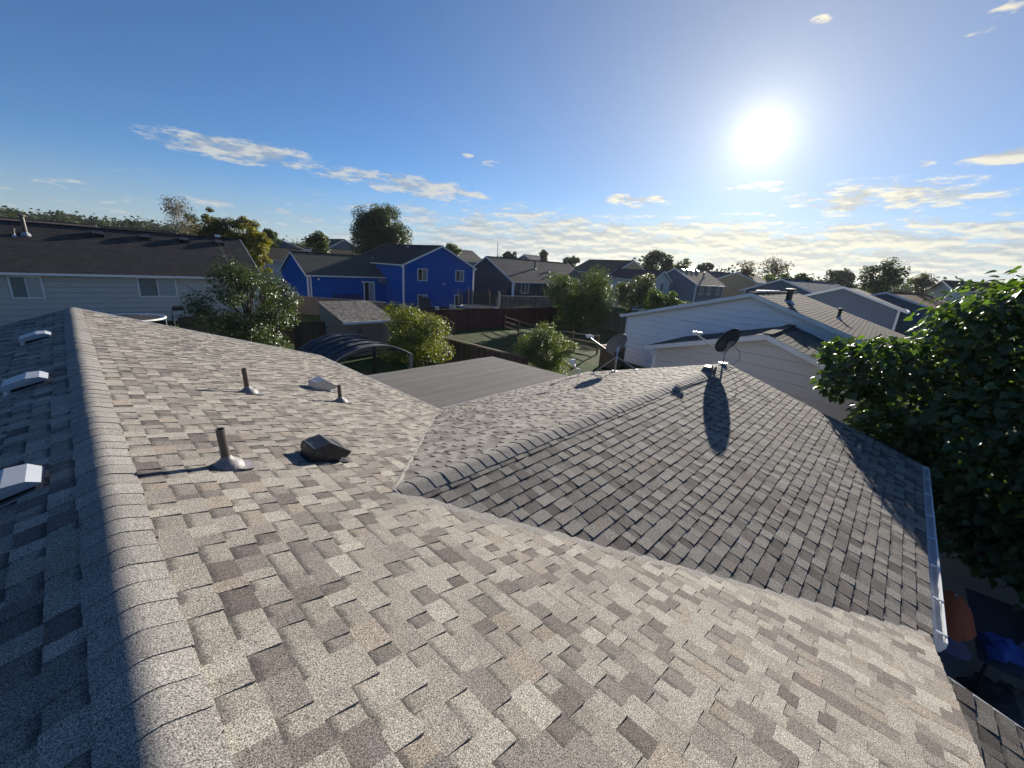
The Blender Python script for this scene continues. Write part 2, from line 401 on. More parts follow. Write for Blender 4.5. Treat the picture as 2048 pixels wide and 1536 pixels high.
def shingle_pieces(O, U, V, poly, e=.133, skip=None, gain=1.0, hts=(.0165, .0075)):
    """tabs of laminated shingle on the plane O+u*U+v*V, v runs down the slope"""
    O, U, V = Vector(O), Vector(U).normalized(), Vector(V).normalized(); N = U.cross(V).normalized()
    if N.z < 0: N = -N
    E = edge_lines(poly); us = [p[0] for p in poly]; vmax = max(p[1] for p in poly); vmin = min(p[1] for p in poly)
    out = []; k = 0; v1 = vmax
    while v1 > vmin+.01:
        v0 = v1-e; u = min(us)-rnd.uniform(0, .3); thick = rnd.random() < .5
        while u < max(us):
            w = rnd.choice((.085, .10, .115, .135, .15, .17, .195)) * rnd.uniform(.92, 1.1); c = pick()
            dv = rnd.uniform(-.003, .003)
            q = clip([(u, v0-.012), (u+w, v0-.012), (u+w, v1+dv), (u, v1+dv)], E)
            if len(q) >= 3 and not (skip and skip([(O+U*a+V*b) for a, b in q])):
                hb = (hts[0] if thick else hts[1])+rnd.uniform(-.001, .0015); top = []; cols = []
                for a, b in q:
                    k_ = min(1, max(0, (b-v0)/e)); h = .001+(hb-.001)*k_
                    top.append(O+U*a+V*b+N*h)
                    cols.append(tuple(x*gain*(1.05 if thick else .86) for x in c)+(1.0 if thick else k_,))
                bot = [O+U*a+V*b-N*.004 for a, b in q]; n = len(q)
                fs = [tuple(range(n))]+[(i, (i+n), (i+1) % n+n, (i+1) % n) for i in range(n)]
                out.append((top+bot, fs, cols+cols))
            u += w; thick = not thick if rnd.random() < .8 else thick
        v1 = v0
    return out, N
def seen_area(vs):
    c = Vector((0, 0, 0))
    for v in vs: c += v
    c /= len(vs); d = c.dot(CF)
    if d < .2: return 0
    px, py = 819*c.dot(CR)/d, 819*c.dot(CD)/d
    if abs(px) > 1040 or abs(py) > 790: return 0
    n = len(vs)//2; a, b, cc = vs[0], vs[1], vs[2]
    P = [(819*v.dot(CR)/max(.2, v.dot(CF)), 819*v.dot(CD)/max(.2, v.dot(CF))) for v in vs[:n]]
    return abs(sum(P[i][0]*P[(i+1) % n][1]-P[(i+1) % n][0]*P[i][1] for i in range(n)))/2

XR, P1, XE, YN, YS, ZR = -.03, .317, 5.262, 13.4, -.90, -1.5
XW, YW, PW = 1.743, 3.0, .277
ZW = ZR-P1*(XW-XR); YB = YW-3.91; ZE = ZR-P1*(XE-XR); YE = YW+(ZW-ZE)/PW
def rake_x(y): return 11.42 if y >= YW else 11.42-(YW-y)*.175
house = empty('shingle_roof_house', (0, 4, gz(0, 4)), 'large house in the foreground under a mottled brown grey shingle roof', 'house')
ev = (1, 0, -P1); evl = math.hypot(1, P1)
slopes = []
def deck(name, pts, t=.10):
    mb = MB(); n = len(pts); p = [Vector(q) for q in pts]
    mb.add(p+[q-Vector((0, 0, t)) for q in p], [tuple(range(n)), tuple(range(2*n-1, n-1, -1))]+[(i, i+n, (i+1) % n+n, (i+1) % n) for i in range(n)])
    for i in range(len(mb.c)): mb.c[i] = (.16, .145, .135)
    return mb.build(name, G['shingle'], house, recalc=True)
eps = Vector((0, 0, -.012))
mzf = lambda x: ZR-P1*abs(x-XR)
s_main = deck('roof_slope', [Vector((XR, YS+.02, ZR))+eps, Vector((XE, YS+.02, ZE))+eps, Vector((XE, YN-.02, ZE))+eps, Vector((XR, YN-.02, ZR))+eps])
s_back = deck('roof_slope', [Vector((XR, YS+.02, ZR))+eps, Vector((-XE, YS+.02, ZE))+eps, Vector((-XE, YN-.02, ZE))+eps, Vector((XR, YN-.02, ZR))+eps])
zf = lambda y: ZW-PW*abs(y-YW)
XV2 = XR+(ZR-zf(YB))/P1
s_wf = deck('roof_slope', [Vector((XW, YW, ZW))+eps, Vector((XV2, YB, zf(YB)))+eps, Vector((rake_x(YB)-.02, YB, zf(YB)))+eps, Vector((rake_x(YW)-.02, YW, ZW))+eps])
s_wb = deck('roof_slope', [Vector((XW, YW, ZW))+eps, Vector((XE, YE, ZE))+eps, Vector((rake_x(YE)-.02, YE, ZE))+eps, Vector((rake_x(YW)-.02, YW, ZW))+eps])
def in_notch(ps):
    for p in ps:
        x, y = p.x, p.y
        if x < XW+.25: return False
        if zf(y)-mzf(x) < .05: return False
    return True
L1 = (XE-XR)*evl
allp = []
pc, _ = shingle_pieces((XR, YS, ZR), (0, 1, 0), ev, [(0, 0), (YN-YS, 0), (YN-YS, L1+.015), (0, L1+.015)], e=.1425, skip=in_notch)
allp += [(p, s_main) for p in pc]
pc, _ = shingle_pieces((XR, YS, ZR), (0, 1, 0), (-1, 0, -P1), [(0, 0), (YN-YS, 0), (YN-YS, L1), (0, L1)], e=.1425)
allp += [(p, s_back) for p in pc]
wl = math.hypot(1, PW)
fl = (YW-YB)*wl
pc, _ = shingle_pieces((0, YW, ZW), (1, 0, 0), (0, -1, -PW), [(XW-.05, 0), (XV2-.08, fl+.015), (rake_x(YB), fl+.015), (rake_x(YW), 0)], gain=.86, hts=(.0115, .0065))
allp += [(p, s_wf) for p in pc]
bl = (YE-YW)*wl
pc, _ = shingle_pieces((0, YW, ZW), (1, 0, 0), (0, 1, -PW), [(XW-.05, 0), (XE-.05, bl+.015), (rake_x(YE), bl+.015), (rake_x(YW), 0)])
allp += [(p, s_wb) for p in pc]
order = sorted(range(len(allp)), key=lambda i: -seen_area(allp[i][0][0]))
big = set(order[:300]); rest = {}
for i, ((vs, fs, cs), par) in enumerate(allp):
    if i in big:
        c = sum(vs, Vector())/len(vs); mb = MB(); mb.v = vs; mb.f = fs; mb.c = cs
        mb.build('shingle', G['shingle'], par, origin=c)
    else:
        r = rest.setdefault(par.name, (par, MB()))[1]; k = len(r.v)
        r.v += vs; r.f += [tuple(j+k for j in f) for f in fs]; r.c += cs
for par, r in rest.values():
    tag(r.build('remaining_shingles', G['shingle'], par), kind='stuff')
# ridge caps: bent pieces lapping one over the next
def ridge_caps(A, B, sideL, sideR, par, step, half=.152, gain=1.0, lift=.021, th=.015):
    A, B = Vector(A), Vector(B); d = (B-A).normalized(); n = int((B-A).length/step)
    sl, sr = Vector(sideL).normalized(), Vector(sideR).normalized()
    up = Vector((0, 0, 1))
    for i in range(n):
        p0 = A+d*(i*step+rnd.uniform(-.006, .006)); p1 = p0+d*(step+.03); kq = gain*rnd.uniform(.88, 1.1); c = tuple(x*kq for x in (.215, .204, .187)); mb = MB(); sec = []
        jit = rnd.uniform(-.006, .006)
        hh = half+jit; lat = (sl-sr).normalized()*rnd.uniform(-.006, .006)
        prf = [(-hh, 0), (-.05, 0), (-.018, -.002), (.018, -.002), (.05, 0), (hh, 0)]
        for p, h in ((p0, lift+.001+th), (p1, lift+.001)):
            sec.append([p+lat+(sl*-o_ if o_ < 0 else sr*o_)+up*(h+dz_-(.004 if abs(o_) >= hh else 0)) for o_, dz_ in prf])
        a, b = sec; low = [q-up*(th+.008) for q in a]; k = len(prf)
        fs = [(j, j+1, j+1+k, j+k) for j in range(k-1)]+[(2*k+j, 2*k+j+1, 3*k+j+1, 3*k+j) for j in range(k-1)]
        mb.add(a+b+low+a, fs, c)
        for q0, q1 in ((a[0], b[0]), (a[-1], b[-1])): mb.add([q0, q1, q1-up*.035, q0-up*.035], [(0, 1, 2, 3)], c)
        mb.c = [c]*len(mb.v)
        cen = (p0+p1)/2; mb.build('ridge_cap_shingle', G['shingle'], par, origin=cen, smooth=True, recalc=False)
ridge_caps((XR, YS, ZR), (XR, YN, ZR), (-1, 0, -P1), (1, 0, -P1), s_main, .165, gain=1.08, th=.0045, lift=.019)
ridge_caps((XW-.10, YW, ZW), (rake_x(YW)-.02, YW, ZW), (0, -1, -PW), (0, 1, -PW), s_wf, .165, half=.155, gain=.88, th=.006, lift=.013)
# smooth woven valley strips
def valley(A, B, da, db, wd=.13):
    A, B = Vector(A), Vector(B); mb = MB(); n = 26; prof = []
    da, db = Vector(da), Vector(db)
    for i in range(n+1):
        p = A+(B-A)*(i/n)
        for j, (s_, h) in enumerate(((-1, .000), (-.6, .005), (-.2, .011), (.0, .013), (.2, .011), (.6, .005), (1, .000))):
            ww = wd*(1+.12*math.sin(i*1.7)+.06*math.sin(i*4.1))
            mb.add([p+(da if s_ < 0 else db)*abs(s_)*ww+Vector((0, 0, h))], [])
    mb.f = [(i*7+j, i*7+j+1, i*7+j+8, i*7+j+7) for i in range(n) for j in range(6)]
    return mb.build('valley_strip', G['valley'], house, smooth=True, recalc=True)
up_m = Vector((-1, 0, P1)).normalized()
valley((XW+.03, YW-.03, ZW-.004), (XV2, YB+.01, zf(YB)), up_m, Vector((0, 1, PW)).normalized(), .09)
valley((XW+.06, YW+.06, ZW-.01), (XE, YE, ZE), up_m, Vector((0, -1, PW)).normalized(), .04)
# eave trim, walls, gutter
mb = MB(); mb.bar((XE+.02, YE-.02, ZE-.02), (XE+.02, YN, ZE-.02), .035, .06); mb.build('drip_edge', G['drip_metal'], house)
mb = MB(); mb.bar((XE+.01, YE+.02, ZE-.02), (rake_x(YE), YE+.02, ZE-.02), .035, .06); mb.build('drip_edge', G['drip_metal'], house)
for y in (YN,):
    mb = MB(); mb.bar((XR, y, ZR-.05), (XE, y, ZE-.05), .03, .13); mb.build('rake_board', G['white_trim'], house)
mb = MB(); mb.bar((rake_x(YW), YW, ZW-.07), (rake_x(YE), YE, ZE-.07), .03, .12); mb.build('rake_board', G['white_trim'], house)
mb = MB(); mb.bar((rake_x(YW), YW, ZW-.07), (rake_x(YB), YB, zf(YB)-.07), .03, .12); mb.build('rake_board', G['white_trim'], house)
mb = MB(); mb.bar((XR, YS, ZR-.085), (XE-.15, YS, mzf(XE-.15)-.085), .03, .12); mb.build('rake_board', G['dish_grey'], house)
g0 = house.location.z
mb = MB(); mb.box(-4.9, 4.85, YS+.35, YN-.35, -6, -3.1); mb.add([(-4.9, YS+.35, -3.1), (4.85, YS+.35, -3.1), (XR, YS+.35, ZR-.13), (-4.9, YN-.35, -3.1), (4.85, YN-.35, -3.1), (XR, YN-.35, ZR-.13)], [(0, 1, 2), (3, 5, 4)])
mb.build('wall', G['siding_cream'], house)
mb = MB(); mb.box(4.85, 10.45, YB+.45, YE-.45, -6, -3.22)
mb.add([(10.45, YB+.45, -3.22), (10.45, YE-.45, -3.22), (10.45, YW, ZW-.13)], [(0, 1, 2)]); mb.build('wall', G['siding_cream'], house)
gut = MB()
ga, gb = XV2+.06, rake_x(YB)+.02; gy = YB-.02; gzz = zf(YB)-.035
prof = [(0, 0), (0, -.10), (-.03, -.125), (-.08, -.125), (-.108, -.06), (-.108, 0), (-.094, 0), (-.094, -.052), (-.07, -.105), (-.035, -.105), (-.012, -.085), (-.012, 0)]
n = len(prof)
gut.add([(ga, gy+a, gzz+b) for a, b in prof]+[(gb, gy+a, gzz+b) for a, b in prof], [(i, (i+1) % n, (i+1) % n+n, i+n) for i in range(n)])
gut.add([(ga, gy, gzz), (ga, gy, gzz-.10), (ga, gy-.03, gzz-.125), (ga, gy-.08, gzz-.125), (ga, gy-.108, gzz-.06), (ga, gy-.108, gzz)], [(0, 1, 2, 3, 4, 5)])
gut.add([(gb, gy, gzz), (gb, gy, gzz-.10), (gb, gy-.03, gzz-.125), (gb, gy-.08, gzz-.125), (gb, gy-.108, gzz-.06), (gb, gy-.108, gzz)], [(5, 4, 3, 2, 1, 0)])
gutter = gut.build('gutter', G['white_metal'], house, recalc=True)
for x in (ga+.12, ga+.75, ga+1.5, ga+2.3, ga+3.1, ga+4.0, ga+4.8):
    mb = MB(); mb.bar((x, gy+.03, gzz+.012), (x, gy-.105, gzz+.004), .018, .008); mb.bar((x, gy-.11, gzz), (x+.05, gy-.03, gzz-.04), .01, .01)
    mb.build('gutter_hanger', G['white_metal'], gutter)
# lower entry roof below the near gable: a small plane falling the same way as the wing
low = MB(); lx = 4.72; lz = -3.18; ly0 = -1.0
porch = empty('entry_roof', (3.2, -2.0, gz(3, -2)), 'low grey shingled entry roof below the near edge of the big roof', 'porch')
pl = [Vector((0.2, ly0+.3, lz+.3*PW)), Vector((lx, ly0+.3, lz+.3*PW)), Vector((lx, -3.6, lz-2.6*PW)), Vector((.2, -3.6, lz-2.6*PW))]
mb = MB(); mb.add([p+eps for p in pl]+[p+eps-Vector((0, 0, .1)) for p in pl], [(0, 3, 2, 1), (4, 5, 6, 7)]+[(i, (i+1) % 4, (i+1) % 4+4, i+4) for i in range(4)])
mb.c = [(.10, .095, .09)]*8; pdeck = mb.build('roof_slope', G['shingle'], porch)
pc, _ = shingle_pieces((0, ly0+.3, lz+.3*PW), (1, 0, 0), (0, -1, -PW), [(.2, 0), (lx, 0), (lx, 2.9*wl), (.2, 2.9*wl)], gain=.62)
pc.sort(key=lambda p: -seen_area(p[0])); r = MB()
for i, (vs_, fs_, cs_) in enumerate(pc):
    if seen_area(vs_) > 100:
        c = sum(vs_, Vector())/len(vs_); mb = MB(); mb.v = vs_; mb.f = fs_; mb.c = cs_; mb.build('shingle', G['shingle'], pdeck, origin=c)
    else:
        k = len(r.v); r.v += vs_; r.f += [tuple(j+k for j in f) for f in fs_]; r.c += cs_
tag(r.build('remaining_shingles', G['shingle'], pdeck), kind='stuff')
mb = MB(); mb.box(.5, lx-.3, -3.3, ly0, -6, lz-.9); mb.build('wall', G['siding_cream'], porch)
mb = MB(); mb.bar((lx, ly0, lz-.06), (lx, -3.6, lz-2.6*PW-.06), .03, .12); mb.build('rake_board', G['white_trim'], porch)

# ------------------------------------------------------------------ things on the roof
def mp(x, y): return Vector((x, y, ZR-P1*abs(x-XR)))
NM = Vector((P1, 0, 1)).normalized()
def vent_pipe(x, y, h, r, label):
    p = mp(x, y)+NM*.012; o = empty('vent_pipe', p, label, 'vent pipe', 'plumbing vent pipes on the sunlit slope')
    mb = MB(); prof = [(r*3.7, -.02), (r*3.5, r*.6), (r*2.8, r*1.5), (r*2.0, r*2.1), (r*1.4, r*2.6), (r*1.15, r*3.1), (r*1.1, r*3.5)]
    t = Vector((-.06, -.02, 1)).normalized(); mb.lathe(p-t*.015, t, prof, 18); mb.build('lead_boot', G['lead'], o, smooth=True)
    mb = MB(); dn = Vector((1, 0, -P1)).normalized(); sd = Vector((0, 1, 0)); q = []
    a = [(-1.0, -3.0), (3.2, -3.4), (5.2, -2.8), (6.3, -1.2), (5.7, .8), (6.1, 2.2), (3.5, 3.2), (-1.0, 3.0)]
    top = [p+dn*(i*r)+sd*(j*r)+NM*(.012+.004*((i*7+j*3) % 3)) for i, j in a]; bot = [t_-NM*.01 for t_ in top]; k = len(a)
    mb.add(top+bot, [tuple(range(k))]+[(i, i+k, (i+1) % k+k, (i+1) % k) for i in range(k)]); mb.build('flashing', G['lead'], o, recalc=True)
    t = Vector((-.06, -.02, 1)).normalized(); mb = MB(); n = 14
    mb.lathe(p, t, [(r, .01), (r, h), (r*.82, h), (r*.82, h-.12)], n); pipe = mb.build('pipe', G['pipe_brown'], o, smooth=False, recalc=False)
    mb = MB(); mb.lathe(p, t, [(r*.81, h-.1), (.001, h-.1)], n); mb.build('bore', G['dark_hole'], pipe)
vent_pipe(.66, 3.70, .33, .032, 'nearest rusty brown vent pipe standing in a wrinkled lead boot')
vent_pipe(1.54, 6.58, .36, .034, 'thin brown vent pipe farthest up the slope, behind the nearest pipe')
vent_pipe(2.91, 6.66, .30, .032, 'short brown vent pipe standing right beside the bright metal box vent')
def box_vent(x, y, s, mat, matTop, label, ang=0.0):
    """hooded exhaust vent: base collar, sloping body and a hood that opens down the slope"""
    p = mp(x, y)+NM*.012; o = empty('exhaust_vent', p, label, 'roof vent')
    dn = Vector((1, 0, -P1)).normalized(); sd = Vector((0, 1, 0)); ca, sa = math.cos(ang), math.sin(ang)
    d2 = dn*ca+sd*sa; s2 = sd*ca-dn*sa
    P = lambda a, b, h: p+d2*(a*s)+s2*(b*s)+NM*(h*s)
    mb = MB(); mb.hexa([P(-.62, -.52, 0), P(.72, -.52, 0), P(.72, .52, 0), P(-.62, .52, 0), P(-.62, -.52, .02), P(.72, -.52, .02), P(.72, .52, .02), P(-.62, .52, .02)]); mb.build('flange', mat, o)
    mb = MB(); mb.hexa([P(-.5, -.42, .02), P(.42, -.42, .02), P(.42, .42, .02), P(-.5, .42, .02), P(-.5, -.42, .40), P(.42, -.42, .50), P(.42, .42, .50), P(-.5, .42, .40)]); mb.build('collar', mat, o)
    # hood: bent sheet, five-sided profile
    pr_ = [(-.52, .14), (-.52, .36), (-.02, .62), (.74, .36), (.62, .17)]; inn = [(.58, .20), (.66, .35), (-.02, .58), (-.48, .34), (-.48, .14)]
    pl = pr_+inn; n = len(pl); vs = [P(a, -.47, h) for a, h in pl]+[P(a, .47, h) for a, h in pl]
    mb = MB(); mb.add(vs, [(i, (i+1) % n, (i+1) % n+n, i+n) for i in range(n)])
    for b_ in (-.47, .47):
        mb.add([P(a, b_, h) for a, h in [(-.52, .14), (-.52, .36), (-.02, .62), (.74, .36), (.62, .17)]], [(0, 1, 2, 3, 4)])
    hood = mb.build('hood', matTop, o, recalc=True)
    mb = MB(); mb.hexa([P(.45, -.4, .05), P(.47, -.4, .05), P(.47, .4, .05), P(.45, .4, .05), P(.45, -.4, .3), P(.47, -.4, .3), P(.47, .4, .3), P(.45, .4, .3)]); mb.build('louvre', G['dark_hole'], o)
box_vent(1.48, 3.92, .31, G['black_metal'], G['black_metal'], 'black hooded exhaust vent near the wing valley')
box_vent(2.94, 7.6, .33, G['galv'], G['galv'], 'bright bare metal box vent far down the slope')
def slant_vent(y, sx, label, sc=.84):
    """slant-back attic vent on the shaded slope"""
    nb = Vector((-P1, 0, 1)).normalized(); p = Vector((-.48, y, ZR-P1*.45))+nb*.012
    o = empty('attic_vent', p, label, 'roof vent', 'slant back attic vents on the shaded slope')
    dn = Vector((-1, 0, -P1)).normalized(); sd = Vector((0, 1, 0))
    P = lambda a, b, h: p+dn*(a*sc)+sd*(b*sc)+nb*(h*sc)
    mb = MB(); mb.hexa([P(-.20, -.21, 0), P(.24, -.21, 0), P(.24, .21, 0), P(-.20, .21, 0), P(-.20, -.21, .012), P(.24, -.21, .012), P(.24, .21, .012), P(-.20, .21, .012)]); mb.build('flange', G['galv'], o)
    # shell: bevelled nose towards the ridge, flat back, open lip down the slope
    prof = [(-.21, .045), (-.15, .105), (-.03, .135), (.20, .125), (.225, .085)]
    inner = [(.215, .075), (.19, .112), (-.03, .122), (-.14, .095), (-.20, .04)]
    pl = prof+inner; n = len(pl); w = [.17, .19, .2, .2, .2]+[.19, .19, .19, .18, .16]
    vs = [P(a, -ww, h) for (a, h), ww in zip(pl, w)]+[P(a, ww, h) for (a, h), ww in zip(pl, w)]
    mb = MB(); mb.add(vs, [(i, (i+1) % n, (i+1) % n+n, i+n) for i in range(n)])
    for s_ in (-1, 1):
        mb.add([P(a, s_*ww, h) for (a, h), ww in zip(prof, w)]+[P(.2, s_*.2, .055), P(-.2, s_*.17, .035)], [tuple(range(7))])
    mb.build('shell', G['vent_metal'], o, recalc=True)
    mb = MB(); mb.hexa([P(-.16, -.15, .01), P(.16, -.15, .01), P(.16, .15, .01), P(-.16, .15, .01), P(-.16, -.15, .09), P(.16, -.15, .09), P(.16, .15, .09), P(-.16, .15, .09)]); mb.build('throat', G['dark_hole'], o)
    for b_ in (-.16, .16):
        mb = MB(); mb.tube([P(.20, b_, .0), P(.205, b_, .07)], .012, 6); mb.build('bracket', G['white_metal'], o)
slant_vent(3.95, 0, 'large pale attic vent nearest the camera on the shaded slope at the left edge')
slant_vent(6.95, 0, 'middle of the three pale attic vents on the shaded slope')
slant_vent(10.1, 0, 'farthest of the three pale attic vents on the shaded slope, below the roof peak')

def dish(base, mast, centre, face, rx, ry, lnb, mat, label, group='satellite dishes on the wing roof', struts=(), loopc=None):
    base, mast, c, face, lnb = map(Vector, (base, mast, centre, face, lnb)); face.normalize()
    o = empty('satellite_dish', base, label, 'satellite dish', group)
    r = face.cross(Vector((0, 0, 1))).normalized(); u = r.cross(face).normalized()
    mb = MB(); n = 28; rings = 6; vs = [c]; fs = []
    for sgn, th in ((1, 0.0), (-1, .012)):
        k0 = len(mb.v)
        vs = []
        for i in range(rings+1):
            t_ = i/rings
            for j in range(n):
                a = 2*math.pi*j/n; p = c + r*(rx*t_*math.cos(a)) + u*(ry*t_*math.sin(a)) + face*(.09*(t_*t_)-.05-th)
                vs.append(p)
        mb.add(vs, [(i*n+j, i*n+(j+1) % n, (i+1)*n+(j+1) % n, (i+1)*n+j) for i in range(rings) for j in range(n)])
    m_ = (rings+1)*n; e0 = rings*n; mb.f += [(e0+j, e0+(j+1) % n, m_+e0+(j+1) % n, m_+e0+j) for j in range(n)]
    refl = mb.build('reflector', mat, o, smooth=True)
    mb = MB(); vs = []
    mb.tube([c + r*(rx*math.cos(2*math.pi*j/n)) + u*(ry*math.sin(2*math.pi*j/n)) + face*.035 for j in range(n+1)], .008, 5, cap=False); mb.build('rim', G['galv'], refl)
    back = c-face*.07
    mb = MB(); mb.bar(back-u*.09, back+u*.05, .11, .05, face); mb.bar(back-u*.02-face*.02, mast, .07, .06); mb.tube([back+r*.06-face*.03, back-r*.06-face*.03], .015, 6); mb.tube([back+r*.05+u*.05-face*.05, back-r*.05+u*.05-face*.05], .012, 6); mb.build('bracket', G['galv'], o)
    mb = MB(); mb.tube([base, base+(mast-base)*.5, mast], .024, 10); mb.build('mast', G['galv'], o, smooth=True)
    f0 = c-u*(ry*.98)-face*.02
    mb = MB(); mid = f0+(lnb-f0)*.9; mb.tube([f0-face*.05, f0+face*.03, mid, lnb], [.016, .016, .014, .012], 8); mb.build('feed_arm', G['galv'], o, smooth=True)
    din = (c-lnb).normalized(); mb = MB()
    for s_ in (-.045, .045):
        q = lnb+r*s_+Vector((0, 0, .03)); mb.lathe(q-din*.05, din, [(.001, 0), (.03, 0), (.034, .05), (.022, .08), (.036, .12), (.04, .15), (.03, .165), (.001, .17)], 12)
    mb.bar(lnb-r*.07, lnb+r*.07, .05, .06); mb.build('receiver_head', G['lnb_white'], o, smooth=False)
    mb = MB(); mb.box(base.x-.07, base.x+.07, base.y-.09, base.y+.09, base.z-.035, base.z+.012); mb.build('foot_plate', G['galv'], o)
    for s_ in struts:
        mb = MB(); mb.tube([mast*.75+base*.25, Vector(s_)], .013, 7); mb.bar(Vector(s_)-Vector((.06, 0, 0)), Vector(s_)+Vector((.06, 0, 0)), .09, .025); mb.build('strut', G['galv'], o)
    if loopc:
        mb = MB(); mb.tube([Vector(q) for q in loopc], .007, 6); mb.build('cable', G['cable'], o, smooth=True)
FD = Vector((-.25, 1.0, .55))
def wz(x, y): return ZW-PW*abs(y-YW)
# dish on the ridge end and dish on the far slope
b = (11.12, 3.02, ZW+.05)
dish(b, (11.1, 3.02, ZW+.36), (11.06, 2.98, ZW+.62), (.37, .85, .43), .36, .35, (10.55, 3.62, ZW+.74), G['dish_dark'],
     'dark round satellite dish on the end of the wing ridge', loopc=[(11.1, 3.0, ZW+.5), (11.18, 2.86, ZW+.5), (11.22, 2.72, ZW+.38), (11.2, 2.68, ZW+.2), (11.14, 2.78, ZW+.07), (11.05, 2.9, ZW+.03)])
b2 = (10.95, 5.9, wz(10.95, 5.9)+.03)
dish(b2, (10.95, 5.9, b2[2]+.60), (11.02, 5.98, b2[2]+.80), (.30, .86, .45), .36, .36, (10.4, 6.6, b2[2]+.98), G['dish_grey'],
     'grey satellite dish on braced legs at the far edge of the wing roof', struts=((11.0, 5.25, wz(11, 5.25)+.03), (10.7, 6.5, wz(10.7, 6.5)+.03)),
     loopc=[(10.8, 6.2, wz(10.8, 6.2)+.02), (10.72, 6.3, wz(0, 6.3)+.16), (10.75, 6.45, wz(0, 6.45)+.2), (10.85, 6.55, wz(0, 6.55)+.12), (10.9, 6.6, wz(0, 6.6)+.03)])
# leftover crank mount on the eave and small bracket block on the ridge
o = empty('antenna_mount', (10.35, 6.75, wz(10.35, 6.75)), 'bent white antenna arm left standing at the far eave', 'antenna mount')
zz = wz(10.35, 6.75)
mb = MB(); mb.tube([(10.35, 6.75, zz+.01), (10.38, 6.78, zz+.14), (10.42, 6.80, zz+.19), (10.25, 6.83, zz+.24), (10.12, 6.86, zz+.42)], [.018, .018, .02, .02, .024], 8); mb.build('arm', G['lnb_white'], o, smooth=True)
mb = MB(); mb.box(10.04, 10.18, 6.82, 6.92, zz+.40, zz+.54); mb.build('head', G['lnb_white'], o)
mb = MB(); mb.tube([(10.35, 6.72, zz+.02), (10.1, 6.6, wz(0, 6.6)+.02), (9.9, 6.62, wz(0, 6.62)+.02), (9.75, 6.7, wz(0, 6.7)+.02)], .012, 6); mb.build('cable', G['cable'], o)
o = empty('old_mount_bracket', (10.02, 3.02, ZW), 'small dark metal bracket straddling the wing ridge before the dish', 'bracket')
mb = MB(); mb.hexa([(9.92, 2.90, ZW-.03), (10.14, 2.90, ZW-.03), (10.14, 3.14, ZW-.03), (9.92, 3.14, ZW-.03), (9.95, 2.93, ZW+.10), (10.11, 2.95, ZW+.13), (10.11, 3.10, ZW+.13), (9.95, 3.10, ZW+.10)]); mb.build('block', G['dish_dark'], o)
mb = MB(); mb.bar((10.03, 2.86, ZW-.04), (10.03, 2.86, ZW+.12), .12, .02, (0, 1, 0)); mb.build('plate', G['black_metal'], o)
mb = MB(); mb.tube([(11.1, 2.95, ZW+.05), (11.0, 2.7, wz(0, 2.7)+.03), (10.6, 2.4, wz(0, 2.4)+.03), (10.2, 2.0, wz(0, 2.0)+.03), (9.9, 1.6, wz(0, 1.6)+.03)], .005, 5); tag(mb.build('coaxial_cable', G['cable']), 'thin pale cable running down the front slope from the ridge dish', 'cable')

# ------------------------------------------------------------------ patio cover
pc_ = empty('patio_cover', (7.8, 8.8, gz(8, 9)), 'flat grey roll roofed patio cover in the inner corner', 'patio cover')
pz = ZE-.055; y0, y1, x0, x1 = YE+.06, 10.75, XE+.06, 10.5
mb = MB(); mb.hexa([(x0, y0, pz-.15), (x1, y0, pz-.15), (x1, y1, pz-.2), (x0, y1, pz-.2), (x0, y0, pz-.02), (x1, y0, pz-.02), (x1, y1, pz-.07), (x0, y1, pz-.07)]); pdk = mb.build('deck', G['wood_grey'], pc_)
ns = 7
for i in range(ns):
    ya = y0+(y1-y0)*i/ns; yb = y0+(y1-y0)*(i+1)/ns+.03; za = pz-.05*(i/ns); zb = pz-.05*((i+1)/ns); mb = MB(); k = 12
    for j in range(k+1):
        xx = x0-.01+(x1-x0+.03)*j/k; w1 = .006*math.sin(j*2.1+i)+.004*math.sin(j*5.3+2*i)
        mb.add([(xx, ya+.008*math.sin(j*1.3+i*2), za+.001+w1*.3), (xx, yb+.008*math.sin(j*1.3+(i+1)*2), zb+.004+w1*.4), (xx, ya, za-.02)], [])
    mb.f = [(j*3, j*3+3, j*3+4, j*3+1) for j in range(k)]
    kt = rnd.uniform(.9, 1.1); mb.c = [(kt*(.97 if q_ % 3 == 0 else 1.22),)*3 for q_ in range(len(mb.v))]
    mb.build('roofing_sheet', G['roll_roofing'], pdk, recalc=True)
mb = MB(); mb.bar((x0, y1+.01, pz-.12), (x1, y1+.01, pz-.12), .03, .14); mb.build('fascia', G['wood_brown'], pc_)
mb = MB(); mb.bar((x1+.01, y0, pz-.09), (x1+.01, y1, pz-.13), .03, .14); mb.build('fascia', G['wood_brown'], pc_)
for xx in (x0+.3, x1-.12):
    mb = MB(); mb.box(xx-.05, xx+.05, y1-.2, y1-.1, gz(xx, y1)-.1, pz-.2); mb.build('post', G['wood_brown'], pc_)

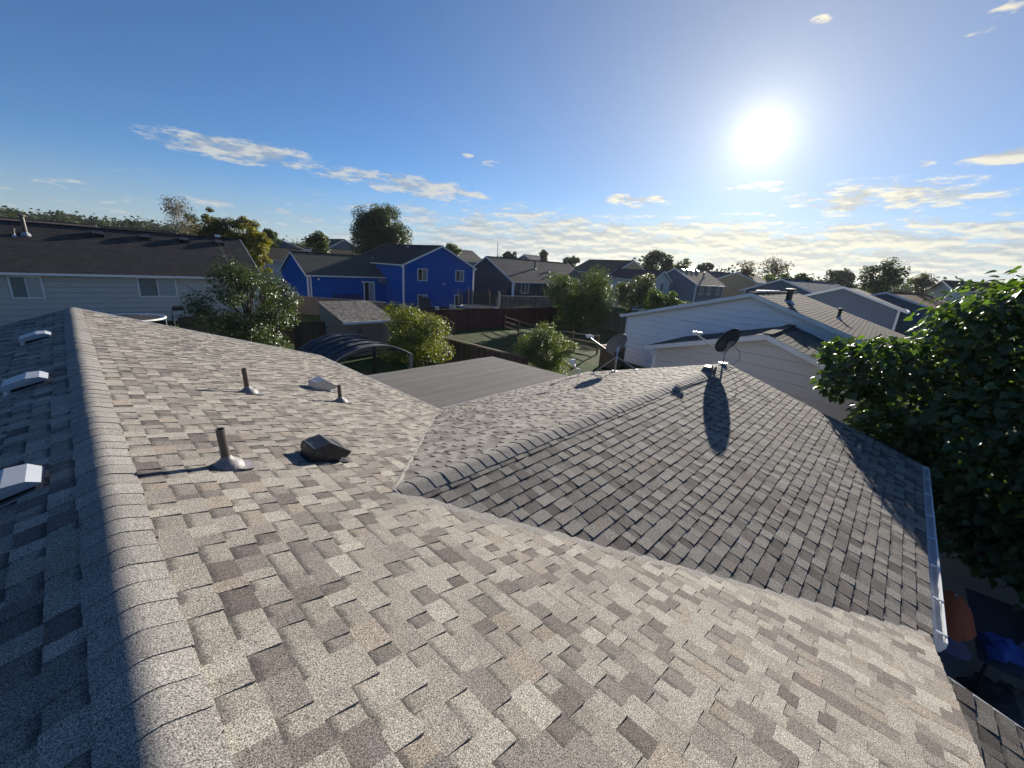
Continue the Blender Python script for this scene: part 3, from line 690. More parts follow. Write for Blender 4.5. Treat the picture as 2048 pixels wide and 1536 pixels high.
# ------------------------------------------------------------------ gabled houses
def frame_pt(O, d, w): 
    O = Vector(O); d = Vector((d[0], d[1], 0)); w = Vector((w[0], w[1], 0))
    return lambda a, b, z: Vector((O.x+d.x*a+w.x*b, O.y+d.y*a+w.y*b, z))
def roof_tint(c, k=.12): return tuple(x*rnd.uniform(1-k, 1+k) for x in c)
def gable(root, O, d, w, L, W, zb, ze, zr, wallm, trim=None, roofc=(.09, .088, .09), sid=(), ex=.2, oe=.35, orr=.25, courses=0, gut=True, proud=.042, roofmat='shingle_far', Wr=None, gapz=.028):
    """gable volume: ridge from O along d, half width W along w (Wr on the -w side); zb base, ze wall top, zr ridge"""
    P = frame_pt(O, d, w); Wr = Wr or W; trim = trim or G['white_trim']
    sl = {1: (zr-ze)/W, -1: (zr-ze)/Wr}; hw = {1: W, -1: Wr}
    mb = MB()
    mb.add([P(0, -Wr, zb), P(L, -Wr, zb), P(L, W, zb), P(0, W, zb), P(0, -Wr, ze), P(L, -Wr, ze), P(L, W, ze), P(0, W, ze), P(0, 0, zr), P(L, 0, zr)],
           [(0, 4, 8, 7, 3), (1, 2, 6, 9, 5), (0, 1, 5, 4), (3, 7, 6, 2)])
    wall = mb.build('wall', wallm, root, recalc=True)
    dv = Vector((d[0], d[1], 0)).normalized(); wv = Vector((w[0], w[1], 0)).normalized()
    for face in sid:
        z = zb; top = zr-.05 if face in ('front', 'back') else ze
        while z < top-.02:
            z2 = min(z+ex, top)
            def span(zz):
                if face in ('front', 'back'):
                    k1 = min(W, max(.02, (zr-zz)/sl[1])); k2 = min(Wr, max(.02, (zr-zz)/sl[-1])); return -k2, k1
                return 0.0, L
            a0, a1 = span(z); b0, b1 = span(z2)
            if face == 'front': A = lambda s_, zz, o: P(0, s_, zz)-dv*o
            elif face == 'back': A = lambda s_, zz, o: P(L, s_, zz)+dv*o
            elif face == 'left': A = lambda s_, zz, o: P(s_, W, zz)+wv*o
            else: A = lambda s_, zz, o: P(s_, -Wr, zz)-wv*o
            zt_ = z2-gapz; mb = MB(); mb.add([A(a0, z, proud), A(a1, z, proud), A(b1, zt_, proud*.8), A(b0, zt_, proud*.8), A(a0, z, 0), A(a1, z, 0), A(b1, zt_, 0), A(b0, zt_, 0)], [(0, 1, 2, 3), (4, 5, 1, 0), (3, 2, 6, 7), (0, 3, 7, 4), (1, 5, 6, 2)])
            mb.build('siding_board', wallm, wall, recalc=False); z = z2
    for s_ in (1, -1):
        e = hw[s_]+oe; zee = zr-sl[s_]*e; t = .10
        mb = MB(); q = [P(-orr, 0, zr+.05), P(L+orr, 0, zr+.05), P(L+orr, s_*e, zee+.05), P(-orr, s_*e, zee+.05)]
        dn = Vector((0, 0, t)); mb.hexa([p-dn for p in q]+q, roof_tint(roofc, .08)); rs = mb.build('roof_slope', G[roofmat], root, recalc=True)
        if courses:
            n = courses; slope = P(0, s_*e, zee)-P(0, 0, zr)
            for k in range(n):
                f0, f1 = k/n, (k+1)/n; mb = MB(); lift = Vector((0, 0, .05)); c = roof_tint(roofc, .10)
                A0 = P(-orr-.02, s_*e*f0, zr+(zee-zr)*f0)+lift; A1 = P(L+orr+.02, s_*e*f0, zr+(zee-zr)*f0)+lift
                B0 = P(-orr-.02, s_*e*f1, zr+(zee-zr)*f1)+lift; B1 = P(L+orr+.02, s_*e*f1, zr+(zee-zr)*f1)+lift
                h0, h1 = Vector((0, 0, .006)), Vector((0, 0, .017))
                mb.add([A0+h0, A1+h0, B1+h1, B0+h1, B0, B1, A0, A1], [(0, 1, 2, 3), (3, 2, 5, 4), (0, 3, 4, 6), (1, 7, 5, 2)], c); mb.c = [c]*8
                mb.build('shingle_course', G['shingle_far'], rs, recalc=False)
        for a in (-orr, L+orr):
            mb = MB(); mb.bar(P(a, 0, zr-.03), P(a, s_*e, zee-.03), .03, .17, (0, 0, 1)); mb.build('rake_board', trim, root)
        if gut:
            mb = MB(); mb.bar(P(-orr, s_*(e+.03), zee+.0), P(L+orr, s_*(e+.03), zee+.0), .10, .11); mb.build('gutter', trim, root)
    mb = MB(); mb.bar(P(-orr, 0, zr+.075), P(L+orr, 0, zr+.075), .3, .03); mb.tint = roofc; mb.c = [tuple(x*.9 for x in roofc)]*8; mb.build('ridge_cap', G[roofmat], root)
    for a, b_ in ((0, W), (0, -Wr), (L, W), (L, -Wr)):
        c = P(a, b_, 0); mb = MB(); mb.box(c.x-.07, c.x+.07, c.y-.07, c.y+.07, zb, ze+.0); mb.build('corner_trim', trim, root)
    return P
def window(root, c, along, nrm, w, h, left='glass', right='glass', trim=None, bars=2, fw=.075):
    c = Vector(c); a = Vector(along).normalized(); n = Vector(nrm).normalized(); z = Vector((0, 0, 1)); trim = trim or G['white_trim']
    c = c+n*.075
    mb = MB()
    for s_ in (-1, 1): mb.bar(c+a*(s_*(w/2+fw/2))-z*(h/2+fw), c+a*(s_*(w/2+fw/2))+z*(h/2+fw), fw, .07, n)
    for s_ in (-1, 1): mb.bar(c-a*(w/2)+z*(s_*(h/2+fw/2)), c+a*(w/2)+z*(s_*(h/2+fw/2)), .07, fw, z)
    o = mb.build('window', trim, root)
    if bars > 1:
        mb = MB(); mb.bar(c-z*h/2, c+z*h/2, .05, .055, n); mb.build('mullion', trim, o)
    for k, mt in ((-1, left), (1, right)):
        p = c+a*(k*w/4)-n*.015; mb = MB(); mb.bar(p-z*h/2, p+z*h/2, w/2-.015, .014, n); mb.build('pane', G[mt], o)
    return o
def pipe_vent(root, p, h, r=.06, cap=True, mat='pipe_brown'):
    p = Vector(p); mb = MB(); mb.tube([p-Vector((0, 0, .1)), p+Vector((0, 0, h))], r, 10); 
    if cap: mb.lathe(p, (0, 0, 1), [(.001, h+.09), (r*1.7, h+.07), (r*1.7, h-.02), (r, h-.02)], 10)
    v = mb.build('roof_pipe', G[mat], root)
    mb = MB(); mb.lathe(p-Vector((0, 0, .05)), (0, 0, 1), [(r*2.6, -.04), (r*1.4, .12), (r*1.1, .16)], 10); mb.build('flashing', G['galv'], v)
def hump_vent(root, p, s, slope_dir, mat='black_metal'):
    p = Vector(p); d = Vector(slope_dir).normalized(); sd = d.cross(Vector((0, 0, 1))).normalized(); n = sd.cross(d).normalized()
    if n.z < 0: n = -n
    Q = lambda a, b_, h: p+d*a*s+sd*b_*s+n*h*s
    mb = MB(); mb.hexa([Q(-.5, -.5, 0), Q(.5, -.5, 0), Q(.5, .5, 0), Q(-.5, .5, 0), Q(-.4, -.42, .3), Q(.5, -.45, .42), Q(.5, .45, .42), Q(-.4, .42, .3)])
    mb.build('attic_vent', G[mat], root)
def downspout(root, pts, mat='white_trim', r=.05):
    mb = MB(); mb.tube(pts, r, 6); mb.build('downspout', G[mat], root)

# --- grey house at the left
hl = empty('grey_house', (1, 34, -4.5), 'long grey house with dark shingle roof at the left edge', 'house')
ze = -1.72; zr = .62; O = (-10.5, 37.5)
P = gable(hl, O, (1, 0), (0, 1), 19.6, 4.2, -5.2, ze, zr, G['siding_grey'], roofc=(.060, .058, .058), sid=('right', 'back'), ex=.29, oe=.4, orr=.35, courses=26, proud=.06)
wy = 37.5-4.2
window(hl, (-1.52, wy, -2.62), (1, 0, 0), (0, -1, 0), 1.02, 1.02, 'curtain', 'blind')
window(hl, (3.72, wy, -2.58), (1, 0, 0), (0, -1, 0), 1.68, 1.02, 'curtain', 'blind')
def lroof(x, y): return Vector((x, y, zr+.06-(37.5-y)*((zr-ze)/4.2)))
pipe_vent(hl, lroof(-1.2, 36.3), .95, .10, mat='pipe_brown'); pipe_vent(hl, lroof(-1.62, 36.1), .3, .05, mat='pipe_brown')
for x in (2.0, 4.2, 6.2, 8.2): hump_vent(hl, lroof(x-.3, 36.75), .55, (0, -1, -.55))
mb = MB(); mb.box(7.9, 8.2, 37.4, 37.6, zr+.06, zr+.26); mb.build('ridge_box', G['lnb_white'], hl)

# --- bright blue house
hb = empty('blue_house', (28, 42, -5.1), 'bright blue two storey house with white trim and low garage wing', 'house')
P = gable(hb, (30.0, 40.0), (0, 1), (-1, 0), 12.0, 4.95, -5.6, -.45, 1.72, G['siding_blue'], roofc=(.05, .052, .056), sid=('front',), ex=.2, oe=.35, orr=.3, courses=0)
for (x, z) in ((27.45, -1.52), (32.8, -1.5), (32.7, -4.42), (27.45, -4.35)):
    window(hb, (x, 40.0, z), (1, 0, 0), (0, -1, 0), 1.12, 1.18, 'glass', 'curtain')
for pts in (([(24.62, 39.9, -.55), (24.85, 39.9, -.8), (25.02, 39.85, -.95), (25.02, 39.85, -5.3)]), ([(35.3, 39.9, -.55), (35.1, 39.88, -.8), (34.98, 39.86, -1.0), (34.98, 39.86, -5.3)])): downspout(hb, pts)
pipe_vent(hb, (29.2, 45.5, 1.45), .5, .07)
P = gable(hb, (16.6, 47.6), (1, 0), (0, 1), 8.6, 3.6, -5.6, -1.98, .05, G['siding_blue'], roofc=(.085, .082, .078), sid=('right', 'front'), ex=.2, oe=.3, orr=.25)
gy_ = 44.0
downspout(hb, [(16.6, gy_-.25, -2.1), (16.8, gy_-.12, -2.3), (16.85, gy_-.1, -2.5), (16.85, gy_-.1, -5)], r=.07)
mb = MB(); 
for x in (22.55, 23.75): mb.bar((x, gy_-.04, -5.2), (x, gy_-.04, -2.72), .11, .06, (0, 1, 0))
mb.bar((22.5, gy_-.04, -2.66), (23.8, gy_-.04, -2.66), .06, .12); dr = mb.build('door_frame', G['white_trim'], hb)
mb = MB(); mb.box(22.62, 23.05, gy_-.05, gy_-.03, -5.2, -2.72); mb.build('opening', G['dark_hole'], dr)
mb = MB(); mb.box(23.05, 23.70, gy_-.06, gy_-.02, -5.2, -2.72); mb.build('door_leaf', G['door_grey'], dr)
mb = MB(); mb.box(24.25, 24.98, 43.3, 43.9, -2.75, -2.2); ac = mb.build('air_conditioner', G['siding_slate'], hb)
mb = MB(); mb.box(24.2, 24.24, 43.42, 43.78, -2.66, -2.3); mb.build('grille', G['galv'], ac)
for x, z in ((17.6, -2.45), (22.3, -2.65), (30.3, -2.5)):
    yy = gy_ if x < 25 else 40.0
    mb = MB(); mb.lathe((x, yy-.22, z-.05), (0, -.5, 1), [(.001, .14), (.05, .12), (.12, -.02), (.11, -.03)], 10); mb.tube([(x, yy, z+.1), (x, yy-.2, z+.05)], .025, 6); mb.build('wall_lamp', G['lnb_white'], hb)
mb = MB(); mb.box(19.0, 22.3, gy_-.09, gy_-.03, -5.2, -4.0); mb.build('painted_panel', M('blue_deep', (.005, .03, .14), .7), hb)
mb = MB(); mb.tube([(20.2, gy_-.1, -4.9), (20.2, gy_-.1, -2.6)], .02, 6); mb.build('conduit', G['siding_blue'], hb)

# --- dark navy house
hn = empty('navy_house', (50, 46, -4.9), 'dark navy house with white trim and warm grey roof', 'house')
P = gable(hn, (44.0, 47.2), (1, 0), (0, 1), 20, 5.6, -5.5, -1.95, 1.2, G['siding_navy'], roofc=(.135, .122, .112), sid=('right', 'front'), ex=.2, oe=.35, orr=.3, courses=28)
ny = 41.6
for x in (46.6, 56.2): window(hn, (x, ny, -2.95), (1, 0, 0), (0, -1, 0), 1.5, 1.4, 'glass', 'glass')
def nroof(x, y): return Vector((x, y, 1.25-(47.2-y)*(3.15/5.6)))
pipe_vent(hn, nroof(52.3, 44.8), 1.15, .13, mat='black_metal'); pipe_vent(hn, nroof(55.2, 44.2), .35, .12, mat='galv'); pipe_vent(hn, nroof(53.8, 42.9), .25, .11, mat='galv')
downspout(hn, [(44.1, ny-.35, -2.1), (44.2, ny-.2, -2.4), (44.1, ny-.12, -2.6), (44.1, ny-.12, -5.2)], r=.08)
mb = MB(); mb.box(50.2, 50.45, ny-.12, ny-.03, -5.0, -2.4); mb.build('conduit_box', G['siding_navy'], hn)

# --- white neighbour house at the right: tall volume and lower front volume (its front walls stand askew to the ridge)
hw_ = empty('white_house', (20, 4, -5.2), 'white lap sided house beside the wing with two stepped gables', 'house')
wd = (.25, 1.0); rd = (1.0, .03)
P = gable(hw_, (21.0, 5.06), rd, wd, 11, 6.75, -5.6, -2.28, -.50, G['siding_white'], roofc=(.118, .110, .098), sid=('front',), ex=.29, oe=.4, orr=.35, courses=36, Wr=5.6, proud=.055)
u_ = Vector((.25, 1, 0)).normalized()
def wroof(a, b_): 
    q = P(a, b_, 0); return Vector((q.x, q.y, -.45-abs(b_)*(1.78/5.6)))
pipe_vent(hw_, wroof(2.2, -1.1), .55, .13, mat='black_metal'); pipe_vent(hw_, wroof(4.6, -3.0), .42, .07, mat='black_metal')
for a in (1.2, 2.3, 3.5, 5.0): 
    q = P(a, 0, -.40); mb = MB(); mb.box(q.x-.14, q.x+.14, q.y-.14, q.y+.14, -.44, -.34); mb.build('ridge_vent_tip', G['lnb_white'], hw_)
mb = MB()
for (b0, b1, z) in ((2.1, 3.2, -1.62), (2.5, 3.4, -2.0), (2.3, 3.3, -2.12), (2.55, 3.1, -2.25)):
    a_ = P(-.03, b0, z); c_ = P(-.03, b1, z); mb.bar(a_, c_, .02, .035)
mb.build('siding_scuff', G['siding_slate'], hw_)
mb = MB(); mb.bar(P(-.03, 6.7, -3.55), P(-.03, 2.2, -3.55), .02, .05); mb.build('wall_conduit', G['dish_grey'], hw_)
P2 = gable(hw_, (16.0, 3.12), rd, wd, 4.9, 4.25, -5.6, -2.86, -1.68, G['siding_cream'], roofc=(.128, .120, .108), sid=('front',), ex=.36, oe=.35, orr=.35, courses=24, Wr=3.6)
q = P2(-.35, 4.55, -2.95)
downspout(hw_, [q, q+Vector((.05, -.1, -.15)), q+Vector((.25, -.3, -.35)), q+Vector((.3, -.34, -.6)), q+Vector((.3, -.34, -2.4))], r=.055)

# --- houses farther off
def far_house(name, label, O, d, w, L, W, zb, ze, zr, wallm, roofc, oe=.4, orr=.3, wins=(), group='houses beyond the fences'):
    P0 = Vector((O[0], O[1], 0)); o = empty(name, (O[0], O[1], zb), label, 'house', group)
    P_ = gable(o, O, d, w, L, W, zb, ze, zr, wallm, roofc=roofc, oe=oe, orr=orr)
    for (f_, s_, z, ww, hh) in wins:
        dv = Vector((d[0], d[1], 0)).normalized(); wv = Vector((w[0], w[1], 0)).normalized()
        if f_ == 'front': window(o, P_(0, s_, z), wv, -dv, ww, hh)
        else: window(o, P_(s_, -W, z), dv, -wv, ww, hh)
    return o, P_
far_house('brown_roof_house', 'white walled house with dark brown roof behind the yellow tree', (15.5, 68), (1, 0), (0, 1), 9.5, 5, -4.5, -1.1, .45, G['siding_pale'], (.05, .045, .045))
far_house('grey_gable_house', 'house with a broad grey gable rising over the dark brown roof', (24.2, 77), (0, 1), (1, 0), 11, 5.5, -4.5, .3, 2.1, G['siding_slate'], (.055, .055, .06))
far_house('small_gable_house', 'small brown roofed house with white edged gable behind the blue garage', (33, 83), (1, 0), (0, 1), 12, 3.2, -4.5, -.3, 1.1, G['siding_navy'], (.075, .062, .055))
far_house('tall_grey_gable_house', 'tall grey gabled house half hidden left of the big dark tree', (42, 90), (0, 1), (1, 0), 11, 4, -4.5, 1.0, 3.3, G['siding_slate'], (.08, .075, .07))
far_house('pale_roof_house', 'pale roofed house on the skyline right of the blue gable', (52, 70), (1, 0), (0, 1), 8.5, 4, -4.5, .6, 2.6, G['siding_slate'], (.16, .145, .13))
far_house('twin_peak_house', 'tiny blue grey gables showing over the navy house ridge', (93, 84), (1, .2), (-.2, 1), 8, 4, -5, 1.2, 3.6, G['siding_slate'], (.10, .1, .11))
far_house('tan_gable_house', 'tan gabled house with brown roof above the big hedge tree', (66.3, 35.1), (.34, .94), (-.94, .34), 12, 4.0, -5.2, .1, 2.2, G['siding_tan'], (.115, .092, .078))
o, Pf = far_house('slate_house', 'slate blue house with warm grey roof and four white roof vents', (66, 27.5), (1, -.05), (0, 1), 11, 3.6, -5.4, -.75, 1.35, G['siding_slate'], (.20, .175, .15), wins=(('right', 2.0, -1.7, 1.0, 1.3), ('right', 5.0, -1.7, 1.0, 1.3), ('right', 8.5, -1.7, 1.0, 1.3)))
for a in (1.4, 3.2, 5.0, 6.8): hump_vent(o, Pf(a, -.5, 1.15), .5, (0, -1, -.58), 'lnb_white')
pipe_vent(o, Pf(6.5, -1.8, .35), .7, .12, mat='black_metal')
far_house('pale_gable_house', 'small pale green gable in front of the slate blue house', (62.2, 27.8), (0.12, 1), (1, -.12), 8, 2.3, -5.4, -.55, .75, G['siding_pale'], (.06, .06, .075), wins=(('front', .2, -1.6, .8, 1.1),))
far_house('yellow_house', 'sunlit yellow tan house with arched gable left of the pale green tree', (83, 23.3), (1, 0), (0, 1), 10, 3.4, -5.4, .1, 1.55, G['siding_tan'], (.07, .066, .07))
far_house('sunlit_gable_house', 'tan gable with a dark roof wedge right behind the slate house', (84, 30), (.9, -.3), (.3, .9), 10, 3.2, -5.4, .1, 1.5, G['siding_tan'], (.13, .11, .1))
far_house('violet_grey_house', 'violet grey gabled house with white rakes behind the white house roof', (42, 3.9), (1, .03), (.1, 1), 14, 3.6, -5.5, -1.2, .1, G['siding_slate'], (.10, .088, .085), oe=.5)
far_house('blue_roof_house', 'low blue grey roof beyond the violet grey gable', (56, 10.8), (1, -.3), (.3, 1), 11, 4, -5.5, -.9, .55, G['siding_slate'], (.085, .11, .15))
far_house('rust_roof_house', 'rusty brown roof sloping away behind the violet grey house', (50, 1.5), (1, -.22), (.22, 1), 12, 4.5, -5.5, -1.6, -.1, G['siding_slate'], (.115, .068, .055))
far_house('maroon_roof_house', 'white house with dark maroon roof at the right beside the catalpa', (88, -3.2), (.25, -1), (1, .25), 12, 4.5, -5.5, .75, 2.0, G['siding_pale'], (.06, .035, .036))
far_house('hill_foot_house', 'low brown roofs just over the grey house ridge at far left', (-8, 92), (1, .05), (-.05, 1), 12, 5, -3.6, .1, 2.0, G['siding_pale'], (.10, .09, .085))
far_house('dark_ridge_house', 'dark roof edge between the grey house ridge and the bare tree', (4.5, 84), (1, 0), (0, 1), 12, 5, -3.6, -.2, 1.75, G['siding_grey'], (.055, .05, .05))

# ------------------------------------------------------------------ fences
def fence(name, label, A, B, h, mat, bw=.14, gap=.008, cap=False, rails=True, jag=.0, group='yard fences', side=1, top=None):
    A, B = Vector((A[0], A[1], 0)), Vector((B[0], B[1], 0)); d = (B-A).normalized(); L = (B-A).length; nrm = Vector((-d.y, d.x, 0))*side
    o = empty(name, (A.x, A.y, gz(A.x, A.y)), label, 'fence', group)
    mes = []
    for k in range(5):
        mb = MB(); c = rnd.uniform(.7, 1.25); tn = (c, c*rnd.uniform(.93, 1.05), c*rnd.uniform(.9, 1.05)); hh = h+rnd.uniform(-jag, jag)
        mb.hexa([-d*bw/2-nrm*.009, d*bw/2-nrm*.009, d*bw/2+nrm*.009, -d*bw/2+nrm*.009]+[q+Vector((0, 0, hh)) for q in (-d*bw/2-nrm*.009, d*bw/2-nrm*.009, d*bw/2+nrm*.009, -d*bw/2+nrm*.009)], tn)
        me = mb.mesh('board', mat=G[mat]); mes.append(me)
    n = int(L/(bw+gap))
    for i in range(n):
        p = A+d*((i+.5)*(bw+gap)); z = gz(p.x, p.y)-.03 if top is None else top-h
        b_ = link('board', mes[rnd.randrange(5)], o, (p.x+nrm.x*rnd.uniform(-.006, .006), p.y+nrm.y*rnd.uniform(-.006, .006), z+rnd.uniform(-.012, .012)))
    for i in range(int(L/2.4)+1):
        p = A+d*min(L, i*2.4)-nrm*.06; z = gz(p.x, p.y) if top is None else top-h
        mb = MB(); mb.box(p.x-.045, p.x+.045, p.y-.045, p.y+.045, z-.1, z+h-.05, (.9, .9, .9)); mb.build('post', G[mat], o)
        if i < int(L/2.4) or True:
            q = A+d*min(L, (i+1)*2.4)-nrm*.06; zq = gz(q.x, q.y) if top is None else top-h
            if (q-p).length > .3 and rails:
                for k in (.3, h-.35):
                    mb = MB(); mb.bar((p.x, p.y, z+k), (q.x, q.y, zq+k), .04, .09); mb.c = [(.95, .95, .95)]*8; mb.build('rail', G[mat], o)
    if cap:
        k = max(2, int(L/3)); 
        for i in range(k):
            p, q = A+d*(L*i/k), A+d*(L*(i+1)/k); zp = (gz(p.x, p.y) if top is None else top-h)+h+.02; zq = (gz(q.x, q.y) if top is None else top-h)+h+.02
            mb = MB(); mb.bar((p.x, p.y, zp), (q.x, q.y, zq), .13, .035); mb.c = [(1.5, 1.45, 1.35)]*8; mb.build('cap_rail', G[mat], o)
    return o
fence('red_fence', 'dark red plank fence across the back of the neighbouring yard', (14.2, 27.3), (38.2, 28.0), 1.85, 'wood_red', .135, jag=.03)
fence('weathered_fence', 'weathered grey plank fence left of the white house under the big hedge tree', (38.3, 28.0), (37.0, 15.5), 1.85, 'wood_grey', .16, .012, jag=.05)
fence('side_fence', 'brown side fence with pale cap rail running behind the patio cover', (12.95, 11.2), (12.7, 21.8), 1.8, 'wood_brown', .14, cap=True)
fence('back_fence', 'dark plank fence behind the left bushy tree', (3.6, 26.7), (9.7, 26.9), 1.8, 'wood_brown', .14, jag=.02)
fence('shed_side_fence', 'brown fence panel beside the tan shed', (8.0, 23.6), (9.75, 23.4), 1.85, 'wood_brown', .14)
fence('mid_fence', 'low weathered fence climbing to the blue garage', (13.2, 38.0), (19.2, 33.5), 1.5, 'wood_grey', .15, cap=True)
fence('trampoline_fence', 'brown and grey slat fence in front of the navy house', (36.2, 36.2), (47.5, 32.5), 1.75, 'wood_grey', .15, .04, jag=.04, cap=True)
def rail_fence(label, A, B, n, h=1.15):
    A, B = Vector((A[0], A[1], 0)), Vector((B[0], B[1], 0)); o = empty('split_rail_fence', (A.x, A.y, gz(A.x, A.y)), label, 'fence', 'split rail fences in the next yard'); pts = []
    for i in range(n+1):
        p = A+(B-A)*(i/n); z = gz(p.x, p.y); pts.append(Vector((p.x, p.y, z)))
        mb = MB(); mb.tube([(p.x, p.y, z-.1), (p.x+.02, p.y, z+h*.5), (p.x, p.y, z+h+.1)], [.07, .065, .055], 7); mb.build('post', G['wood_rail'], o)
    for i in range(n):
        for k in (.25, .62, .98):
            a, b_ = pts[i]+Vector((0, 0, k*h+rnd.uniform(-.03, .03))), pts[i+1]+Vector((0, 0, k*h+rnd.uniform(-.03, .03)))
            mb = MB(); mb.tube([a, (a+b_)/2+Vector((0, 0, rnd.uniform(-.03, .02))), b_], [.035, .05, .035], 6); mb.build('rail', G['wood_rail'], o)
rail_fence('split rail fence running from the red fence past the sage bush', (27.4, 26.6), (22.9, 13.8), 5)
# upright brown compost bin near the white house corner
o = empty('garden_bin', (20.6, 11.4, gz(20.6, 11.4)), 'dark brown wooden bin with pale lid slats near the white house', 'bin'); bz = gz(20.6, 11.4)
mb = MB(); mb.box(20.1, 21.1, 10.9, 11.9, bz, bz+1.2); mb.c = [(.6, .35, .3)]*8; mb.build('box', G['wood_rail'], o)
for k in range(2):
    mb = MB(); mb.bar((20.05, 10.85+k*.35, bz+1.24), (21.15, 10.85+k*.35, bz+1.24), .12, .04); mb.build('slat', G['lnb_white'], o)

# ------------------------------------------------------------------ shed, gazebo, yard things
sh = empty('tan_shed', (11.2, 23.5, gz(11, 23)), 'tan lean to shed with grey shingle roof behind the gazebo', 'shed')
sx0, sx1, sy0, sy1, szf, szb = 10.0, 13.0, 22.0, 25.0, -3.5, -2.78; sb = gz(11, 22)-.2
mb = MB(); mb.add([(sx0, sy0, sb), (sx1, sy0, sb), (sx1, sy1, sb), (sx0, sy1, sb), (sx0, sy0, szf), (sx1, sy0, szf), (sx1, sy1, szb), (sx0, sy1, szb)], [(0, 1, 5, 4), (1, 2, 6, 5), (2, 3, 7, 6), (3, 0, 4, 7)]); mb.build('wall', G['shed_tan'], sh)
def srz(y): return szf+.06+(y-sy0)*(szb-szf)/(sy1-sy0)
mb = MB(); q = [(sx0-.1, sy0-.2, srz(sy0-.2)), (sx1+.15, sy0-.2, srz(sy0-.2)), (sx1+.15, sy1+.1, srz(sy1+.1)), (sx0-.1, sy1+.1, srz(sy1+.1))]
mb.hexa([(a, b_, c-.06) for a, b_, c in q]+q, (.17, .16, .15)); srf = mb.build('roof_slope', G['shingle_far'], sh)
pc, _ = shingle_pieces((0, sy1+.1, srz(sy1+.1)+.004), (1, 0, 0), (0, -1, -(szb-szf)/(sy1-sy0)), [(sx0-.1, 0), (sx1+.15, 0), (sx1+.15, 3.38), (sx0-.1, 3.38)], e=.15, gain=.85)
r = MB()
for vs_, fs_, cs_ in pc:
    k = len(r.v); r.v += vs_; r.f += [tuple(j+k for j in f) for f in fs_]; r.c += cs_
tag(r.build('roof_shingles', G['shingle'], srf), kind='stuff')
mb = MB(); mb.bar((sx0-.1, sy0-.22, srz(sy0-.2)-.05), (sx1+.15, sy0-.22, srz(sy0-.2)-.05), .05, .14); mb.build('fascia', G['white_trim'], sh)
for x in (10.9, 11.75, 12.3):
    mb = MB(); mb.box(x-.012, x+.012, sy0-.016, sy0-.002, sb, szf-.02); mb.build('panel_batten', G['shed_tan'], sh)
mb = MB(); k = 14
pts = [(10.93+.10*math.cos(-.55*math.pi+2*math.pi*.88*i/k+math.pi*.18), sy0-.04, -4.02+.13*math.sin(-.55*math.pi+2*math.pi*.88*i/k+math.pi*.18)) for i in range(k+1)]
mb.tube(pts, .026, 6); tag(mb.build('horseshoe', G['black_metal']), 'dark horseshoe ring hung on the tan shed wall', 'horseshoe')

gzb = empty('arched_gazebo', (7.0, 15.0, gz(7, 15)), 'gazebo with dark arched fabric canopy beyond the patio cover', 'gazebo')
gx0, gx1, gy0, gy1, gzl, gzt = 5.55, 8.5, 13.1, 15.9, -3.42, -2.98
def arch(s): return gzl+(gzt-gzl)*(1-abs(2*s-1)**2.2)
nseg = 5
for i in range(nseg):
    ya = gy0+(gy1-gy0)*i/nseg; yb = gy0+(gy1-gy0)*(i+1)/nseg; mb = MB(); k = 18; r_ = 5
    for a in range(k+1):
        for b_ in range(r_+1):
            s = a/k; t_ = b_/r_; sag = -.035*math.sin(math.pi*t_)*(1+.5*math.sin(a*1.7+i))
            mb.add([(gx0+(gx1-gx0)*s, ya+(yb-ya)*t_, arch(s)+sag)], [])
    mb.f = [(a*(r_+1)+b_, (a+1)*(r_+1)+b_, (a+1)*(r_+1)+b_+1, a*(r_+1)+b_+1) for a in range(k) for b_ in range(r_)]
    mb.build('canopy_panel', G['canvas_dark'], gzb, smooth=True)
for i in range(nseg+1):
    yy = gy0+(gy1-gy0)*i/nseg; mb = MB(); mb.tube([(gx0+(gx1-gx0)*a/16, yy, arch(a/16)+.012) for a in range(17)], .022, 6); mb.build('arch_bar', G['dish_grey'] if i in (0, nseg) else G['black_metal'], gzb)
for xx in (gx0, gx1):
    mb = MB(); mb.bar((xx, gy0, gzl), (xx, gy1, gzl), .05, .07); mb.build('side_beam', G['black_metal'], gzb)
mb = MB(); mb.tube([(gx0+(gx1-gx0)*a/16, gy0-.02, arch(a/16)-.10*(1-abs(2*a/16-1))-.06) for a in range(17)], .02, 6); mb.build('arch_truss', G['black_metal'], gzb)
for xx in (gx0, gx1):
    for yy in (gy0, gy1):
        mb = MB(); mb.box(xx-.05, xx+.05, yy-.05, yy+.05, gz(xx, yy)-.05, gzl); mb.build('post', G['dish_grey'] if (xx, yy) == (gx1, gy0) else G['black_metal'], gzb)
# yard ornaments below the gazebo
fl = empty('flamingo_ornament', (7.1, 12.2, gz(7, 12)), 'pink flamingo ornament under the gazebo edge', 'ornament'); fz = -4.25
mb = MB(); mb.lathe((6.98, 12.2, fz), (.9, .1, -.25), [(.001, 0), (.08, .04), (.13, .14), (.12, .26), (.06, .38), (.001, .46)], 12); mb.build('body', G['flamingo_pink'], fl, smooth=True)
mb = MB(); mb.tube([(7.02, 12.2, fz), (6.92, 12.2, fz+.12), (6.98, 12.2, fz+.26), (7.03, 12.2, fz+.36), (6.96, 12.2, fz+.42), (6.88, 12.2, fz+.36)], [.045, .035, .03, .03, .04, .015], 8); mb.build('neck', G['towel'], fl, smooth=True)
for s_ in (-.04, .04):
    mb = MB(); mb.tube([(7.16, 12.2+s_, fz-.1), (7.16, 12.2+s_, gz(7.16, 12.2)-.02)], .012, 6); mb.build('leg', G['black_metal'], fl)
ch = empty('lounge_chair', (9.1, 14.2, gz(9, 14)), 'pale folding lounge chair half hidden below the gazebo', 'chair'); cz = gz(9, 14)
